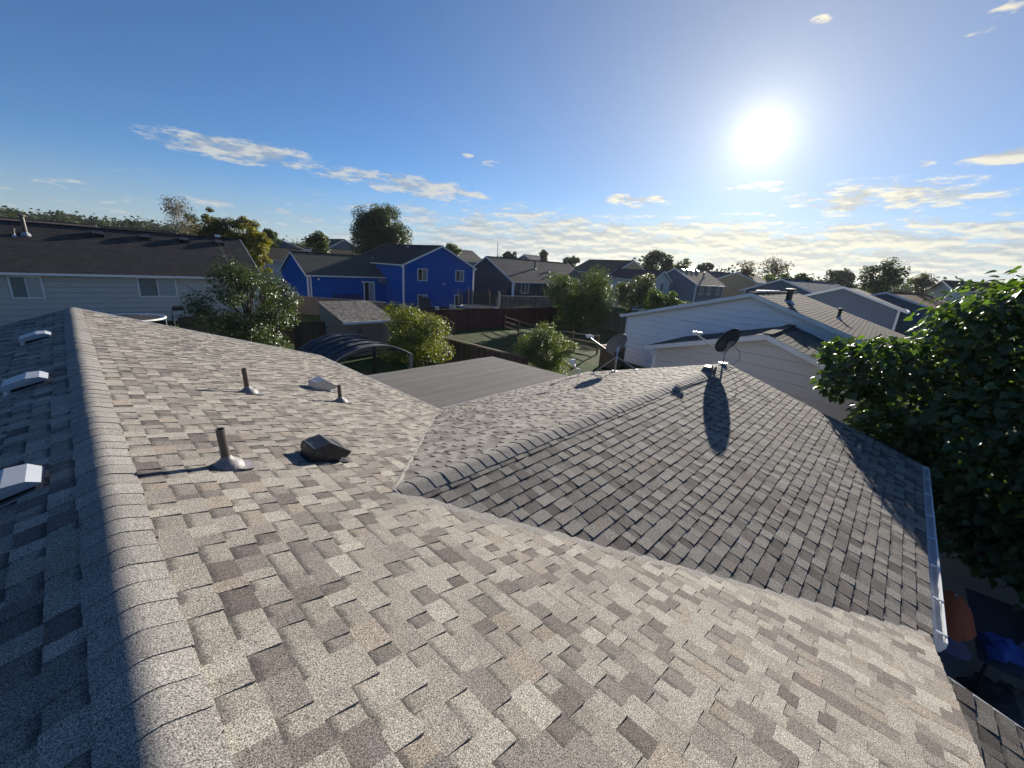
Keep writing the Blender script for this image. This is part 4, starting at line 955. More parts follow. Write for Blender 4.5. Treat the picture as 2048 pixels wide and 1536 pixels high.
mb = MB(); mb.bar((8.9, 14.2, cz+.42), (8.62, 14.2, cz+1.15), .5, .05, (0, 1, 0)); mb.build('backrest', G['plastic_pale'], ch)
mb = MB(); mb.bar((8.9, 14.2, cz+.42), (9.45, 14.2, cz+.42), .5, .05); mb.build('seat', G['plastic_pale'], ch)
for sx in (8.92, 9.4):
    for sy in (14.0, 14.4):
        mb = MB(); mb.tube([(sx, sy, cz), (sx, sy, cz+.42)], .02, 6); mb.build('leg', G['galv'], ch)
# small trampoline behind the peak of the roof, folding chair by the grey house
def ring(c, r, z, k=28): return [(c[0]+r*math.cos(2*math.pi*i/k), c[1]+r*math.sin(2*math.pi*i/k), z) for i in range(k+1)]
tz = gz(1.8, 29.6)
tp = empty('round_trampoline', (1.8, 29.6, tz), 'low round trampoline with pale rim behind the roof edge', 'trampoline')
mb = MB(); mb.lathe((1.8, 29.6, tz+.7), (0, 0, 1), [(.001, 0), (1.4, .0)], 28); mb.build('mat', G['trampoline_mat'], tp)
mb = MB(); mb.tube(ring((1.8, 29.6), 1.62, tz+.72), .05, 8, cap=False); mb.build('rim', G['white_metal'], tp, smooth=True)
mb = MB()
for i in range(36):
    a = 2*math.pi*i/36; mb.tube([(1.8+1.4*math.cos(a), 29.6+1.4*math.sin(a), tz+.7), (1.8+1.6*math.cos(a), 29.6+1.6*math.sin(a), tz+.72)], .018, 4)
tag(mb.build('springs', G['white_metal'], tp), kind='stuff')
for i in range(6):
    a = 2*math.pi*i/6; mb = MB(); mb.tube([(1.8+1.62*math.cos(a), 29.6+1.62*math.sin(a), tz-.3), (1.8+1.62*math.cos(a), 29.6+1.62*math.sin(a), tz+.7)], .03, 6); mb.build('leg', G['galv'], tp)
fz_ = gz(4.3, 31.6); fc = empty('folding_chair', (4.3, 31.6, fz_), 'black folding chair standing before the grey house wall', 'chair')
mb = MB()
mb.tube([(3.95, 31.9, fz_), (4.02, 31.5, fz_+1.0), (4.08, 31.45, fz_+1.15), (4.52, 31.45, fz_+1.15), (4.58, 31.5, fz_+1.0), (4.65, 31.9, fz_)], .025, 6); mb.build('frame', G['black_metal'], fc)
mb = MB(); mb.bar((4.03, 31.48, fz_+.98), (4.57, 31.48, fz_+.98), .03, .22); mb.build('backrest', G['black_metal'], fc)
mb = MB(); mb.bar((4.3, 31.75, fz_+.55), (4.3, 31.3, fz_+.58), .5, .03); mb.build('seat', G['black_metal'], fc)
for x in (4.0, 4.6):
    mb = MB(); mb.tube([(x, 31.25, fz_), (x, 31.8, fz_+.75)], .02, 6); mb.build('leg', G['black_metal'], fc)
# netted trampoline by the blue house
nz = gz(31, 34.5)-.2; nt = empty('netted_trampoline', (31.2, 34.5, nz), 'large trampoline with blue pad and sagging dark safety net', 'trampoline'); NC = (31.2, 34.6); NRr = 2.25
mb = MB(); mb.lathe((NC[0], NC[1], nz+.95), (0, 0, 1), [(NRr-.3, .0), (NRr-.28, .03), (NRr, .03), (NRr+.02, -.05)], 32); mb.build('pad', G['trampoline_blue'], nt)
mb = MB(); mb.lathe((NC[0], NC[1], nz+.94), (0, 0, 1), [(.001, 0), (NRr-.3, .0)], 32); mb.build('mat', G['trampoline_mat'], nt)
for i in range(6):
    a = 2*math.pi*i/6+.35; x, y = NC[0]+NRr*math.cos(a), NC[1]+NRr*math.sin(a)
    mb = MB(); mb.tube([(x, y, nz-.1), (x, y, nz+1.0), (x+.05*math.cos(a), y, nz+2.85+.12*math.sin(i*2.2))], .035, 6); mb.build('pole', G['wood_rail'], nt)
m = bpy.data.materials.new('net'); m.use_nodes = True; G['net'] = m; t = NT(m.node_tree); t.n.clear()
out = t.node('ShaderNodeOutputMaterial'); df = t.node('ShaderNodeBsdfDiffuse'); df.inputs[0].default_value = (.05, .05, .045, 1); tp_ = t.node('ShaderNodeBsdfTransparent'); mx = t.node('ShaderNodeMixShader'); mx.inputs[0].default_value = .45
t.l.new(tp_.outputs[0], mx.inputs[1]); t.l.new(df.outputs[0], mx.inputs[2]); t.l.new(mx.outputs[0], out.inputs[0])
mb = MB(); k = 48
for i in range(k+1):
    a = 2*math.pi*i/k+.35; sg = .22*abs(math.sin(3*(a-.35))); x, y = NC[0]+(NRr-.05)*math.cos(a), NC[1]+(NRr-.05)*math.sin(a)
    mb.add([(x, y, nz+.97), (x*.0+NC[0]+(NRr-.05-sg*.5)*math.cos(a), NC[1]+(NRr-.05-sg*.5)*math.sin(a), nz+1.9), (x, y, nz+2.75-sg+.1*math.sin(2*a))], [])
mb.f = [(i*3+j, i*3+3+j, i*3+4+j, i*3+1+j) for i in range(k) for j in range(2)]; mb.build('safety_net', G['net'], nt, smooth=True)
tw = MB(); k = 9
for i in range(k+1):
    z = nz+2.75-1.9*i/k
    for j in range(5): tw.add([(33.35+.10*j+.04*math.sin(i*.9+j)-.02*i*.3, 33.72+.06*math.sin(j*2.2+i*.4), z-.03*j*(i == 0))], [])
tw.f = [(i*5+j, i*5+j+1, i*5+j+6, i*5+j+5) for i in range(k) for j in range(4)]
tag(tw.build('hanging_towel', G['towel'], smooth=True, origin=(33.6, 33.7, nz+1.8)), 'long pale towel hanging from the trampoline net pole', 'towel')
for (x, y, r, h, lab) in ((29.3, 36.8, .35, .6, 'pale blue plastic tub beside the blue house window'), (27.6, 37.4, .22, .4, 'small white bucket below the blue house wall')):
    z = gz(x, y); mb = MB(); mb.lathe((x, y, z), (0, 0, 1), [(.001, 0), (r*.8, 0), (r, h), (r*1.06, h+.02), (r*.96, h+.01), (r*.78, .05), (.001, .05)], 14); tag(mb.build('plastic_tub', G['plastic_pale'], origin=(x, y, z)), lab, 'tub')
x, y = 26.9, 38.6; z = gz(x, y); gr = empty('covered_grill', (x, y, z), 'black covered barbecue against the blue gable wall', 'grill')
mb = MB(); mb.hexa([(x-.6, y-.3, z+.1), (x+.6, y-.3, z+.1), (x+.6, y+.3, z+.1), (x-.6, y+.3, z+.1), (x-.45, y-.25, z+1.25), (x+.45, y-.25, z+1.25), (x+.45, y+.25, z+1.25), (x-.45, y+.25, z+1.25)]); mb.build('cover', G['canvas_dark'], gr)
for sx in (-.5, .5):
    mb = MB(); mb.tube([(x+sx, y, z), (x+sx, y, z+.12)], .06, 8); mb.build('wheel', G['black_metal'], gr)

# ------------------------------------------------------------------ right-hand yard
ox, oy = 8.15, -1.50; oz = gz(ox, oy); oc = empty('orange_parasol', (ox, oy, oz), 'orange garden parasol tucked under the white gutter', 'parasol')
mb = MB(); k = 10; R_ = .5; zt = -4.45; mb.add([(ox, oy, zt+.28)], [])
for rr, hz in ((.35, .24), (.7, .10), (1.0, -.10)):
    for i in range(k*2):
        a = math.pi*i/k; s_ = 1.0 if i % 2 == 0 else .95; mb.add([(ox+R_*rr*s_*math.cos(a), oy+R_*rr*s_*math.sin(a)*.62, zt+hz-(.05 if i % 2 and rr > .9 else 0))], [])
n = k*2; mb.f = [(0, 1+i, 1+(i+1) % n) for i in range(n)]+[(1+q*n+i, 1+(q+1)*n+i, 1+(q+1)*n+(i+1) % n, 1+q*n+(i+1) % n) for q in range(2) for i in range(n)]
mb.build('canopy', G['orange_cloth'], oc, smooth=True)
mb = MB(); mb.tube([(ox, oy, oz), (ox, oy, zt+.3)], .022, 8); mb.build('pole', G['galv'], oc)
def crumple(name, label, c, s, mat, seed, cat='cloth'):
    r2 = np.random.RandomState(seed); n = 14; V = []; F = []
    for i in range(n+1):
        for j in range(n):
            th = math.pi*.5*i/n; ph = 2*math.pi*j/n
            k = 1+.30*math.sin(3*ph+seed+2*th)+.22*math.sin(7*ph+5*th+seed*2)+r2.uniform(-.14, .14)
            V.append((s[0]*math.sin(th)*math.cos(ph)*k, s[1]*math.sin(th)*math.sin(ph)*k, max(0, s[2]*math.cos(th)*(1+.3*(k-1)))))
    for i in range(n):
        for j in range(n): F.append((i*n+j, (i+1)*n+j, (i+1)*n+(j+1) % n, i*n+(j+1) % n))
    me = mesh_np(name, np.array(V), np.array(F), mat=mat, smooth=True); o = link(name, me, None, c); tag(o, label, cat, 'bundles in the shaded side yard'); return o
yz = lambda x, y: gz(x, y)
tb = empty('side_table', (9.3, -2.5, yz(9.3, -2.5)), 'dark folding table in the shaded side yard under the cloth bundles', 'table'); tz_ = yz(9.3, -2.5)
mb = MB(); mb.box(8.2, 10.2, -3.3, -1.95, tz_+.66, tz_+.70); mb.build('top', G['cloth_slate'], tb)
for x in (8.3, 10.1):
    for y in (-3.2, -2.05):
        mb = MB(); mb.tube([(x, y, tz_), (x, y, tz_+.66)], .02, 6); mb.build('leg', G['black_metal'], tb)
crumple('blue_bundle', 'bright blue bundle of cloth nearest the roof corner', (8.55, -2.15, tz_+.70), (.25, .2, .24), G['cloth_blue'], 3, 'bundle')
crumple('slate_bundle', 'heaped slate grey cloth in the shaded side yard', (9.0, -2.75, tz_+.70), (.45, .3, .26), G['cloth_slate'], 5, 'bundle')
crumple('lilac_bundle', 'small lilac cloth on the heap in the shaded side yard', (8.75, -2.5, tz_+.72), (.16, .12, .26), G['cloth_lilac'], 8, 'bundle')
crumple('grey_heap', 'dark heap of folded cloth on the paving beside the parasol pole', (8.3, -2.3, tz_), (.4, .3, .35), G['cloth_slate'], 21, 'bundle')
crumple('purple_bundle', 'dull purple bundle lying at the foot of the side table', (9.2, -1.8, tz_), (.3, .22, .25), G['cloth_lilac'], 23, 'bundle')
crumple('blue_sheet', 'blue sheet spread at the right picture edge', (9.6, -2.9, tz_+.70), (.38, .3, .2), G['cloth_blue'], 11, 'bundle')
mb = MB(); mb.box(7.5, 15.5, -9, -1.2, -5.75, -5.66); o = mb.build('side_patio', G['concrete'], origin=(11, -4, -5.7)); tag(o, 'concrete paving in the shaded side yard', kind='structure')
mb = MB(); mb.hexa([(5.0, 7.2, -5.9), (11.8, 7.2, -5.9), (11.8, 17.2, -5.9), (5.0, 17.2, -5.9), (5.0, 7.2, -5.56), (11.8, 7.2, -5.56), (11.8, 17.2, -5.50), (5.0, 17.2, -5.50)]); o = mb.build('back_patio', G['concrete'], origin=(8, 12, -5.6)); tag(o, 'concrete patio under the gazebo', kind='structure')

# ------------------------------------------------------------------ trees
def leaf_template(kind):
    if kind == 'quad': return np.array([(0, -.5, 0), (.42, -.05, .06), (0, .55, 0), (-.42, -.05, .06)]), np.array([(0, 1, 2, 3)])
    if kind == 'leaf':
        return np.array([(0, -.5, 0), (.3, -.15, .09), (.22, .25, .06), (0, .55, -.04), (-.22, .25, .06), (-.3, -.15, .09), (0, 0, 0)]), np.array([(0, 1, 6, 6), (1, 2, 6, 6), (2, 3, 6, 6), (3, 4, 6, 6), (4, 5, 6, 6), (5, 0, 6, 6)])[:, :3]
    # broad heart-shaped leaf
    return np.array([(0, -.38, 0), (.30, -.5, .10), (.5, -.18, .13), (.36, .2, .06), (0, .62, -.12), (-.36, .2, .06), (-.5, -.18, .13), (-.30, -.5, .10), (0, .05, -.03)]), np.array([(0, 1, 8), (1, 2, 8), (2, 3, 8), (3, 4, 8), (4, 5, 8), (5, 6, 8), (6, 7, 8), (7, 0, 8)])
def rot_frames(N, spin, rs):
    N = N/np.linalg.norm(N, axis=1, keepdims=True); ref = np.where(np.abs(N[:, 2:3]) < .9, np.array([[0, 0, 1.]]), np.array([[1., 0, 0]]))
    A = np.cross(ref, N); A /= np.linalg.norm(A, axis=1, keepdims=True); B = np.cross(N, A)
    c, s = np.cos(spin)[:, None], np.sin(spin)[:, None]
    return A*c+B*s, B*c-A*s, N
def foliage(C, size, kind, rs, up=.55, outward=None, tints=((1, 1, 1),), tvar=.25, droop=0.0):
    n = len(C); N = rs.normal(size=(n, 3)); N[:, 2] = np.abs(N[:, 2])*.8+up
    if outward is not None: N += outward*.8
    A, B, N = rot_frames(N, rs.uniform(0, 6.283, n), rs)
    T, F = leaf_template(kind); s = (size*rs.uniform(.65, 1.3, n))[:, None, None]
    V = C[:, None, :]+s*(A[:, None, :]*T[None, :, 0:1]+B[:, None, :]*T[None, :, 1:2]+N[:, None, :]*T[None, :, 2:3])
    k = len(T); FF = (F[None]+(np.arange(n)*k)[:, None, None]).reshape(-1, F.shape[1])
    tn = np.array(tints)[rs.randint(0, len(tints), n)]*rs.uniform(1-tvar, 1+tvar, (n, 1))
    return V.reshape(-1, 3), FF, np.repeat(tn, k, 0)
def tree(name, label, x, y, cz, r, rz, leaves, size, mat, kind='leaf', seed=1, clumps=26, trunk=.12, zbase=None, tints=((1, 1, 1),), group='trees', shape=0.0, loose=.33, bark='bark', cat='tree', lean=(0, 0), offs=(0, 0), up=.5, twigs=0, fillk=.62):
    rs = np.random.RandomState(seed); zb = gz(x, y) if zbase is None else zbase
    o = empty(name, (x, y, zb), label, cat, group); ctr = np.array([x+offs[0], y+offs[1], cz])
    cl = []
    while len(cl) < clumps:
        p = rs.normal(size=3); p /= np.linalg.norm(p); t_ = rs.uniform(.25, 1)**fillk; p = p*t_
        k = 1-shape*max(0, p[2]); cl.append(np.array([p[0]*r*k*.82, p[1]*r*k*.82, p[2]*rz*.85]))
    cl = np.array(cl); rad = np.clip(rs.uniform(.55, 1.3, clumps)*loose*r, .1, None)
    w = rad**2; w = w/w.sum(); idx = rs.choice(clumps, leaves, p=w)
    g = rs.normal(size=(leaves, 3)); g /= np.linalg.norm(g, axis=1, keepdims=True); g *= (rs.uniform(0, 1, leaves)**.45)[:, None]
    C = ctr+cl[idx]+g*rad[idx][:, None]*np.array([1, 1, .8])
    C[:, 2] = np.maximum(C[:, 2], zb+.15)
    outw = g+cl[idx]/np.array([r, r, rz])*.5
    bright = .8+.4*rs.uniform(size=clumps)
    V, F, T = foliage(C, size, kind, rs, up, outw, tints)
    T = T*np.repeat(bright[idx], len(leaf_template(kind)[0]))[:, None]
    o2 = Vector((x, y, zb)); me = mesh_np('crown', V-np.array([x, y, zb]), F, T, G[mat]); cr = link('crown', me, o, o2)
    mb = MB(); top = Vector((ctr[0], ctr[1], cz+rz*.35)); base = Vector((x, y, zb-.15)); mid = base+(top-base)*.45+Vector((rs.uniform(-.1, .1)*r, rs.uniform(-.1, .1)*r, 0))
    mb.tube([base, base+(mid-base)*.3, mid, top], [trunk*1.35, trunk, trunk*.75, trunk*.25], 8); tr = mb.build('trunk', G[bark], o, smooth=True)
    for i in range(min(clumps, 14)):
        e = Vector(ctr+cl[i]); s0 = base+(top-base)*rs.uniform(.35, .8); mm = (s0+e)/2+Vector((0, 0, rs.uniform(-.05, .12)*r))
        mb = MB(); mb.tube([s0, mm, e], [trunk*.42, trunk*.28, trunk*.08], 6); mb.build('limb', G[bark], tr, smooth=True)
    if twigs:
        mb = MB()
        for i in range(twigs):
            j = rs.randint(clumps); s0 = Vector(ctr+cl[j]*rs.uniform(.2, .8)); d = Vector(cl[j]+np.array([0, 0, r*.5])+rs.normal(size=3)*r*.35).normalized()
            l = r*rs.uniform(.35, .75); mb.tube([s0, s0+d*l*.5+Vector(rs.normal(size=3)*.04*r), s0+d*l+Vector((0, 0, l*.12))], [trunk*.14, trunk*.09, trunk*.02], 4)
        mb.build('twigs', G[bark], cr)
    return o
NEAR = 'trees and bushes in the back yards'; FAR = 'trees standing beyond the houses'
tree('apple_tree', 'dark bushy fruit tree with glinting leaves before the grey house', 5.2, 20.4, -2.45, 2.3, 2.05, 20000, .082, 'leaf_apple', 'leaf', 11, 40, .13, tints=((1, 1, 1), (.75, .85, .8), (1.25, 1.15, 1.0)), group=NEAR, loose=.27, twigs=26)
tree('lime_tree', 'yellow green small tree in front of the tan shed', 10.4, 15.7, -3.2, 1.95, 1.5, 16000, .08, 'leaf_lime', 'leaf', 12, 34, .08, tints=((1, 1, 1), (.7, .95, .8), (1.3, 1.15, .9), (.55, .75, .7)), group=NEAR, loose=.28, twigs=10)
tree('sage_tree', 'pale sage green bush just beyond the patio cover', 14.8, 11.5, -3.55, 1.72, 1.3, 16000, .076, 'leaf_sage', 'leaf', 13, 34, .07, tints=((1, 1, 1), (.8, .95, .85), (1.25, 1.2, 1.0)), group=NEAR, loose=.27, twigs=8, cat='bush')
tree('hedge_tree', 'large dense tree behind the weathered grey fence', 35.0, 23.4, -2.3, 3.9, 3.3, 26000, .155, 'leaf_green', 'leaf', 14, 60, .16, tints=((1, 1, 1), (.75, .9, .8), (1.25, 1.15, .8)), group=NEAR, loose=.27, twigs=12)
tree('olive_bush', 'feathery olive bush right of the large hedge tree', 42.6, 22.0, -2.0, 2.8, 2.5, 8000, .17, 'leaf_sage', 'quad', 15, 24, .12, tints=((.75, .7, .55), (.6, .6, .5)), group=NEAR, cat='bush')
tree('vine_thicket', 'vine covered thicket over the white house eave', 39.3, 17.0, -2.5, 2.0, 1.7, 6000, .20, 'leaf_green', 'leaf', 16, 26, .10, tints=((1, 1.1, .8), (.6, .8, .7), (1.5, 1.5, .9)), group=NEAR, cat='bush')
tree('low_thicket', 'low leafy growth along the white house roof edge', 41.5, 14.6, -3.2, 1.9, 1.0, 3500, .2, 'leaf_green', 'leaf', 17, 18, .08, tints=((1, 1.1, .8), (1.4, 1.4, .9)), group=NEAR, cat='bush')
tree('dark_maple', 'tall dark round tree behind the bright blue house', 32.4, 58, 3.5, 4.6, 4.3, 36000, .21, 'leaf_dark', 'quad', 21, 70, .25, tints=((1, 1, 1), (.7, .8, .75), (1.6, 1.5, .9)), group=FAR, loose=.30, twigs=10, fillk=.8)
tree('bare_birch', 'nearly bare pale twigged tree behind the grey house', 8.5, 54.5, 2.4, 1.9, 3.3, 1500, .16, 'leaf_dry', 'quad', 22, 26, .10, bark='bark_pale', tints=((1, 1, 1), (.8, .8, .8)), group=FAR, shape=.5, loose=.4, twigs=150)
tree('olive_tree', 'olive green round tree right of the bare pale tree', 12.0, 59, 2.1, 2.3, 2.7, 9000, .18, 'leaf_lime', 'quad', 23, 24, .16, tints=((.5, .5, .5), (.75, .7, .55)), group=FAR)
tree('amber_tree', 'amber tinged tree right of the olive tree', 15.0, 58, 2.1, 2.1, 2.6, 9000, .18, 'leaf_lime', 'quad', 24, 24, .16, tints=((.8, .75, .6), (1.1, .9, .55), (.5, .5, .45)), group=FAR)
tree('yellow_tree', 'bright yellow green tree at the end of the grey house roof', 12.7, 44.6, -.2, 1.6, 2.9, 6500, .18, 'leaf_yellow', 'quad', 25, 30, .12, tints=((1, 1, 1), (.75, .9, .8), (1.2, 1.05, .7)), group=FAR, shape=.35)
tree('ragged_tree', 'ragged dark tree right behind the yellow one', 21.9, 72, 1.6, 1.9, 2.6, 2600, .3, 'leaf_green', 'quad', 26, 20, .16, tints=((.6, .7, .6), (1, .95, .7)), group=FAR, shape=.4)
tree('round_dark_tree', 'round dark tree over the small brown roofs', 30, 74.5, 1.6, 2.35, 2.8, 3600, .3, 'leaf_green', 'quad', 27, 24, .18, tints=((.6, .7, .6), (1, .9, .6)), group=FAR)
tree('gable_tree', 'light green tree peeking out behind the blue gable', 46.8, 58.8, .9, 1.8, 2.8, 3000, .28, 'leaf_green', 'quad', 28, 22, .16, tints=((1, 1, .8), (1.3, 1.25, .8)), group=FAR)
tree('spreading_tree', 'broad dark tree on the skyline above the vine thicket', 86, 40, 2.0, 3.4, 3.2, 4200, .42, 'leaf_dark', 'quad', 29, 30, .3, group=FAR, tints=((1, 1.1, 1), (.7, .9, .8)), loose=.3)
tree('spreading_tree', 'looser tree leaning right of the broad dark skyline tree', 88, 36.2, 1.4, 3.0, 2.4, 2200, .4, 'leaf_green', 'quad', 30, 22, .25, group=FAR, loose=.3, twigs=14)
tree('pale_green_tree', 'pale green dome shaped tree behind the white house peak', 73.5, 15.2, -.3, 2.9, 2.6, 5500, .3, 'leaf_sage', 'quad', 31, 30, .2, group=FAR, tints=((.9, 1.05, .85), (.75, .95, .8)))
tree('twiggy_tree', 'sparse twiggy tree rising over the pale green dome', 85, 17.8, 2.3, 3.2, 2.2, 900, .3, 'leaf_dry', 'quad', 32, 22, .16, group=FAR, loose=.4, twigs=120)
tree('twiggy_tree', 'small sparse tree left of the pale green dome', 86, 22.5, 2.3, 1.8, 1.8, 700, .28, 'leaf_dry', 'quad', 33, 16, .12, group=FAR, loose=.4, twigs=60)
tree('green_column_tree', 'dark green tree right of the pale green dome', 72, 11.2, .1, 1.4, 2.2, 2600, .28, 'leaf_green', 'quad', 34, 18, .14, group=FAR, tints=((.8, 1, .8),))
tree('airy_tree', 'wide airy tree above the rusty roofs near the catalpa', 70, 3.0, 1.5, 2.9, 2.3, 3600, .26, 'leaf_dark', 'quad', 35, 32, .18, group=FAR, loose=.3, twigs=50, tints=((1.1, 1.1, .9), (.8, .9, .8)))
tree('airy_tree', 'small airy tree just left of the catalpa skyline', 90, -1.2, 1.9, 2.4, 1.4, 900, .3, 'leaf_dry', 'quad', 36, 16, .15, group=FAR, loose=.35, twigs=40)
tree('skyline_tree', 'small feathery tree on the skyline right of the broad dark tree', 118, 41, 2.2, 2.6, 2.6, 1400, .5, 'leaf_far', 'quad', 37, 18, .25, group=FAR)
tree('skyline_tree', 'lone round tree on the skyline over the violet roofs', 128, 13.5, 1.8, 4.0, 3.0, 2000, .6, 'leaf_far', 'quad', 38, 20, .3, group=FAR)
tree('skyline_tree', 'dark pointed tree over the navy house ridge', 92, 76, 3.0, 2.0, 2.6, 1400, .45, 'leaf_dark', 'quad', 39, 16, .2, group=FAR, shape=.5)
tree('skyline_tree', 'pair crowned tree right over the navy house chimney pipe', 99, 71, 2.6, 2.6, 2.6, 1400, .5, 'leaf_dark', 'quad', 40, 14, .2, group=FAR)
tree('skyline_tree', 'tree between the blue gable and the navy ridge', 76, 73, 2.3, 2.3, 1.8, 1300, .4, 'leaf_far', 'quad', 41, 14, .2, group=FAR)
# catalpa: the 300 leaves that show largest are single leaves, the rest one mass
def catalpa():
    rs = np.random.RandomState(77); x, y = 14.6, -2.9; zb = gz(x, y)
    o = empty('catalpa_tree', (x, y, zb), 'large leafed dark green tree crowding the right edge', 'tree', NEAR)
    lobes = [(14.3, -2.6, -1.0, 2.5, 1.7), (13.2, -.8, -2.2, 1.4, 1.2), (12.9, -.05, -1.75, .95, .8), (13.6, -3.2, -.2, 1.9, 1.0), (13.4, -1.5, -.7, 1.1, .8), (12.2, -2.2, -2.9, 1.8, 1.5), (11.7, -3.6, -2.3, 1.9, 1.6), (14.8, -4.3, -1.4, 2.4, 1.8), (12.1, -.35, -2.95, .8, .55), (10.6, -3.2, -3.0, 1.3, 1.1), (13.4, -2.0, -4.0, 1.9, 1.0)]
    lobes += [(11.6, -2.4, -4.2, 1.3, 1.0), (10.4, -3.6, -4.2, 1.4, 1.2), (13.0, -3.2, -4.3, 1.8, 1.0), (11.3, -.05, -3.05, .55, .3), (12.9, .72, -2.25, .62, .5), (13.8, .9, -1.7, .6, .5)]
    C = []; Nn = []
    for lx_, ly_, lz_, rr, rz_ in lobes:
        n = int(1500*rr*rr*.42)+80; g = rs.normal(size=(n, 3)); g /= np.linalg.norm(g, axis=1, keepdims=True); t_ = rs.uniform(.35, 1, n)**.5
        t_ *= 1+.08*np.sin(g[:, 0]*7+lx_)*np.sin(g[:, 1]*6+g[:, 2]*5)
        C.append(np.array([lx_, ly_, lz_])+g*t_[:, None]*np.array([rr, rr, rz_])); Nn.append(g)
    C = np.concatenate(C); Nn = np.concatenate(Nn)
    keep = (C[:, 2] > zb+.4) & ~((C[:, 1] > -1.15) & (C[:, 0] < 11.6) & (C[:, 2] < -2.55)); C = C[keep]; Nn = Nn[keep]
    n = len(C); N = rs.normal(size=(n, 3))*.45+Nn*.55; N[:, 2] = np.abs(N[:, 2])+.55
    A, B, N = rot_frames(N, rs.uniform(0, 6.283, n), rs)
    B2 = Nn*np.array([1, 1, .2])-np.array([0, 0, .5]); B = B2-N*(B2*N).sum(1)[:, None]; B /= np.linalg.norm(B, axis=1)[:, None]+1e-9; A = np.cross(B, N)
    size = rs.uniform(.10, .20, n)
    cf = np.array(CF); cr = np.array(CR); cd = np.array(CD); dep = C@cf; px = 819*(C@cr)/dep; py = 819*(C@cd)/dep
    vis = (np.abs(px) < 1020) & (np.abs(py) < 760); sc = np.where(vis, size/np.linalg.norm(C, axis=1), 0)
    # show first those on the camera side of the crown
    shell = -(C-np.array([13.2, -2.5, -1.8]))@(C.mean(0)/np.linalg.norm(C.mean(0)))
    sc = sc*(1+.6*np.clip(shell, -1, 2)); top = set(np.argsort(-sc)[:300].tolist())
    T, F = leaf_template('heart'); tint = rs.uniform(.7, 1.35, (n, 1))*np.array([[1, 1, 1]])
    rest_ = np.array([i for i in range(n) if i not in top]); k = len(T)
    V = C[rest_][:, None]+size[rest_][:, None, None]*(A[rest_][:, None]*T[None, :, 0:1]+B[rest_][:, None]*T[None, :, 1:2]+N[rest_][:, None]*T[None, :, 2:3])
    FF = (F[None]+(np.arange(len(rest_))*k)[:, None, None]).reshape(-1, 3)
    root = np.array([x, y, zb]); me = mesh_np('crown', V.reshape(-1, 3)-root, FF, np.repeat(tint[rest_], k, 0), G['leaf_catalpa'], smooth=False)
    crn = link('crown', me, o, root); tag(crn, kind='stuff')
    vari = []
    for q in range(6): 
        tq = T.copy(); tq[:, 2] *= (.6+.25*q); vari.append(mesh_np('leaf', tq, F, np.ones((k, 3))*(.75+.1*q), G['leaf_catalpa']))
    for i in top:
        lf = bpy.data.objects.new('leaf', vari[rs.randint(6)]); COL.objects.link(lf); lf.parent = crn
        mt = Matrix((Vector(A[i]), Vector(B[i]), Vector(N[i]))).transposed().to_4x4()
        lf.matrix_local = Matrix.Translation(Vector(C[i]-root)) @ mt @ Matrix.Scale(float(size[i]), 4)
    mb = MB(); mb.tube([(x, y, zb-.2), (x-.1, y+.05, zb+1.4), (x-.2, y+.1, -2.6), (x-.3, y+.2, -.9)], [.24, .19, .15, .05], 10); tr = mb.build('trunk', G['bark'], o, smooth=True)
    for lx_, ly_, lz_, rr, rz_ in lobes:
        mb = MB(); s0 = Vector((x-.15, y+.08, -3.6+rs.uniform(-.6, .8))); e = Vector((lx_, ly_, lz_)); mb.tube([s0, (s0+e)/2-Vector((0, 0, .15)), e], [.09, .06, .02], 7); mb.build('limb', G['bark'], tr, smooth=True)
catalpa()
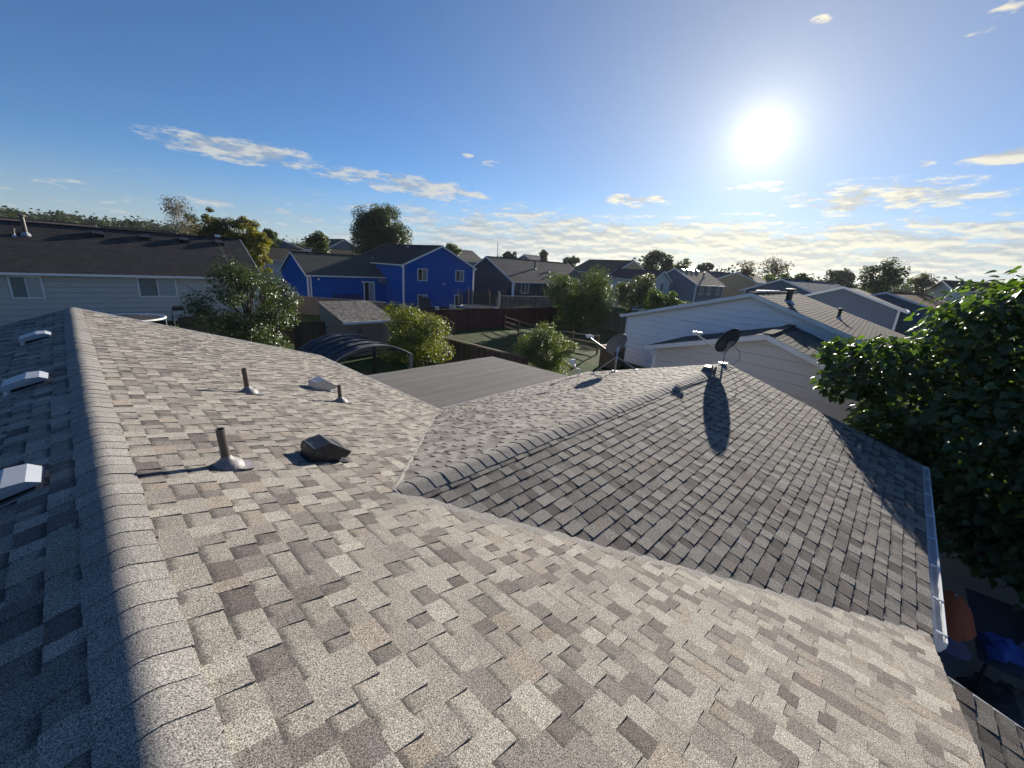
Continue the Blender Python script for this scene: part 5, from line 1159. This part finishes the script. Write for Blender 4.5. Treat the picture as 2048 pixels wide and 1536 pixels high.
# distant wooded skyline, one mass
def treeline(name, label, a0, a1, r0, r1, n, hmin, hmax, seed, mat, size=1.0, per=110, kind='quad'):
    rs = np.random.RandomState(seed); Vs = []; Fs = []; Ts = []; k0 = 0
    for i in range(n):
        a = math.radians(rs.uniform(a0, a1)); r = rs.uniform(r0, r1); x, y = r*math.cos(a), r*math.sin(a); z = gz(x, y); h = rs.uniform(hmin, hmax); w = h*rs.uniform(.38, .65)
        g = rs.normal(size=(per, 3)); g /= np.linalg.norm(g, axis=1, keepdims=True); g *= (rs.uniform(0, 1, per)**.4)[:, None]
        g *= (1+.35*np.sin(g[:, 0:1]*5+i)*np.cos(g[:, 1:2]*6))
        C = np.array([x, y, z+h*.52])+g*np.array([w, w, h*.5])
        V, F, T = foliage(C, size*h/7, kind, rs, .4, g, ((1, 1, 1), (.7, .8, .75), (1.25, 1.2, .9)))
        T = T*rs.uniform(.7, 1.3); Vs.append(V); Fs.append(F+k0); Ts.append(T); k0 += len(V)
    me = mesh_np(name, np.concatenate(Vs), np.concatenate(Fs), np.concatenate(Ts), G[mat]); o = link(name, me); tag(o, label, kind='stuff')
treeline('hillside_wood', 'green wooded hillside on the far left skyline', 74, 100, 230, 480, 300, 6, 11, 51, 'leaf_far', 1.0, 260)
treeline('distant_woodland', 'band of distant trees along the horizon', -12, 74, 150, 520, 420, 6, 11, 52, 'leaf_far', .8, 200)
treeline('farthest_woodland', 'hazy strip of farthest trees on the horizon', -15, 100, 600, 1500, 420, 9, 16, 53, 'leaf_far', 1.6, 60)
# thin radio mast on the skyline
mb = MB(); mb.tube([(101, 103.5, -4.6), (101, 103.5, 8.0)], [.16, .08], 5); mb.tube([(99.9, 103.5, 3.6), (102.1, 103.5, 3.6)], .05, 4); tag(mb.build('radio_mast', G['galv'], origin=(101, 103.5, -4.6)), 'thin radio mast standing on the skyline over the navy house', 'mast')

# ------------------------------------------------------------------ thin evening haze
mb = MB(); mb.box(-5300, 5300, -5300, 5300, -7.2, 36.0); hz = mb.build('haze', None); tag(hz, 'thin evening haze over the neighbourhood', kind='stuff')
m = bpy.data.materials.new('haze'); m.use_nodes = True; hz.data.materials.append(m); t = NT(m.node_tree); t.n.clear()
out = t.node('ShaderNodeOutputMaterial'); pv = t.node('ShaderNodeVolumePrincipled'); pv.inputs['Color'].default_value = (.86, .92, 1.0, 1); pv.inputs['Density'].default_value = .00013; pv.inputs['Anisotropy'].default_value = .35
t.l.new(pv.outputs[0], out.inputs['Volume'])

# ------------------------------------------------------------------ lift everything so the yard lies near z = 0
for ob in list(scene.objects):
    if ob.parent is None and ob not in (camo, suno): ob.location.z += CZ
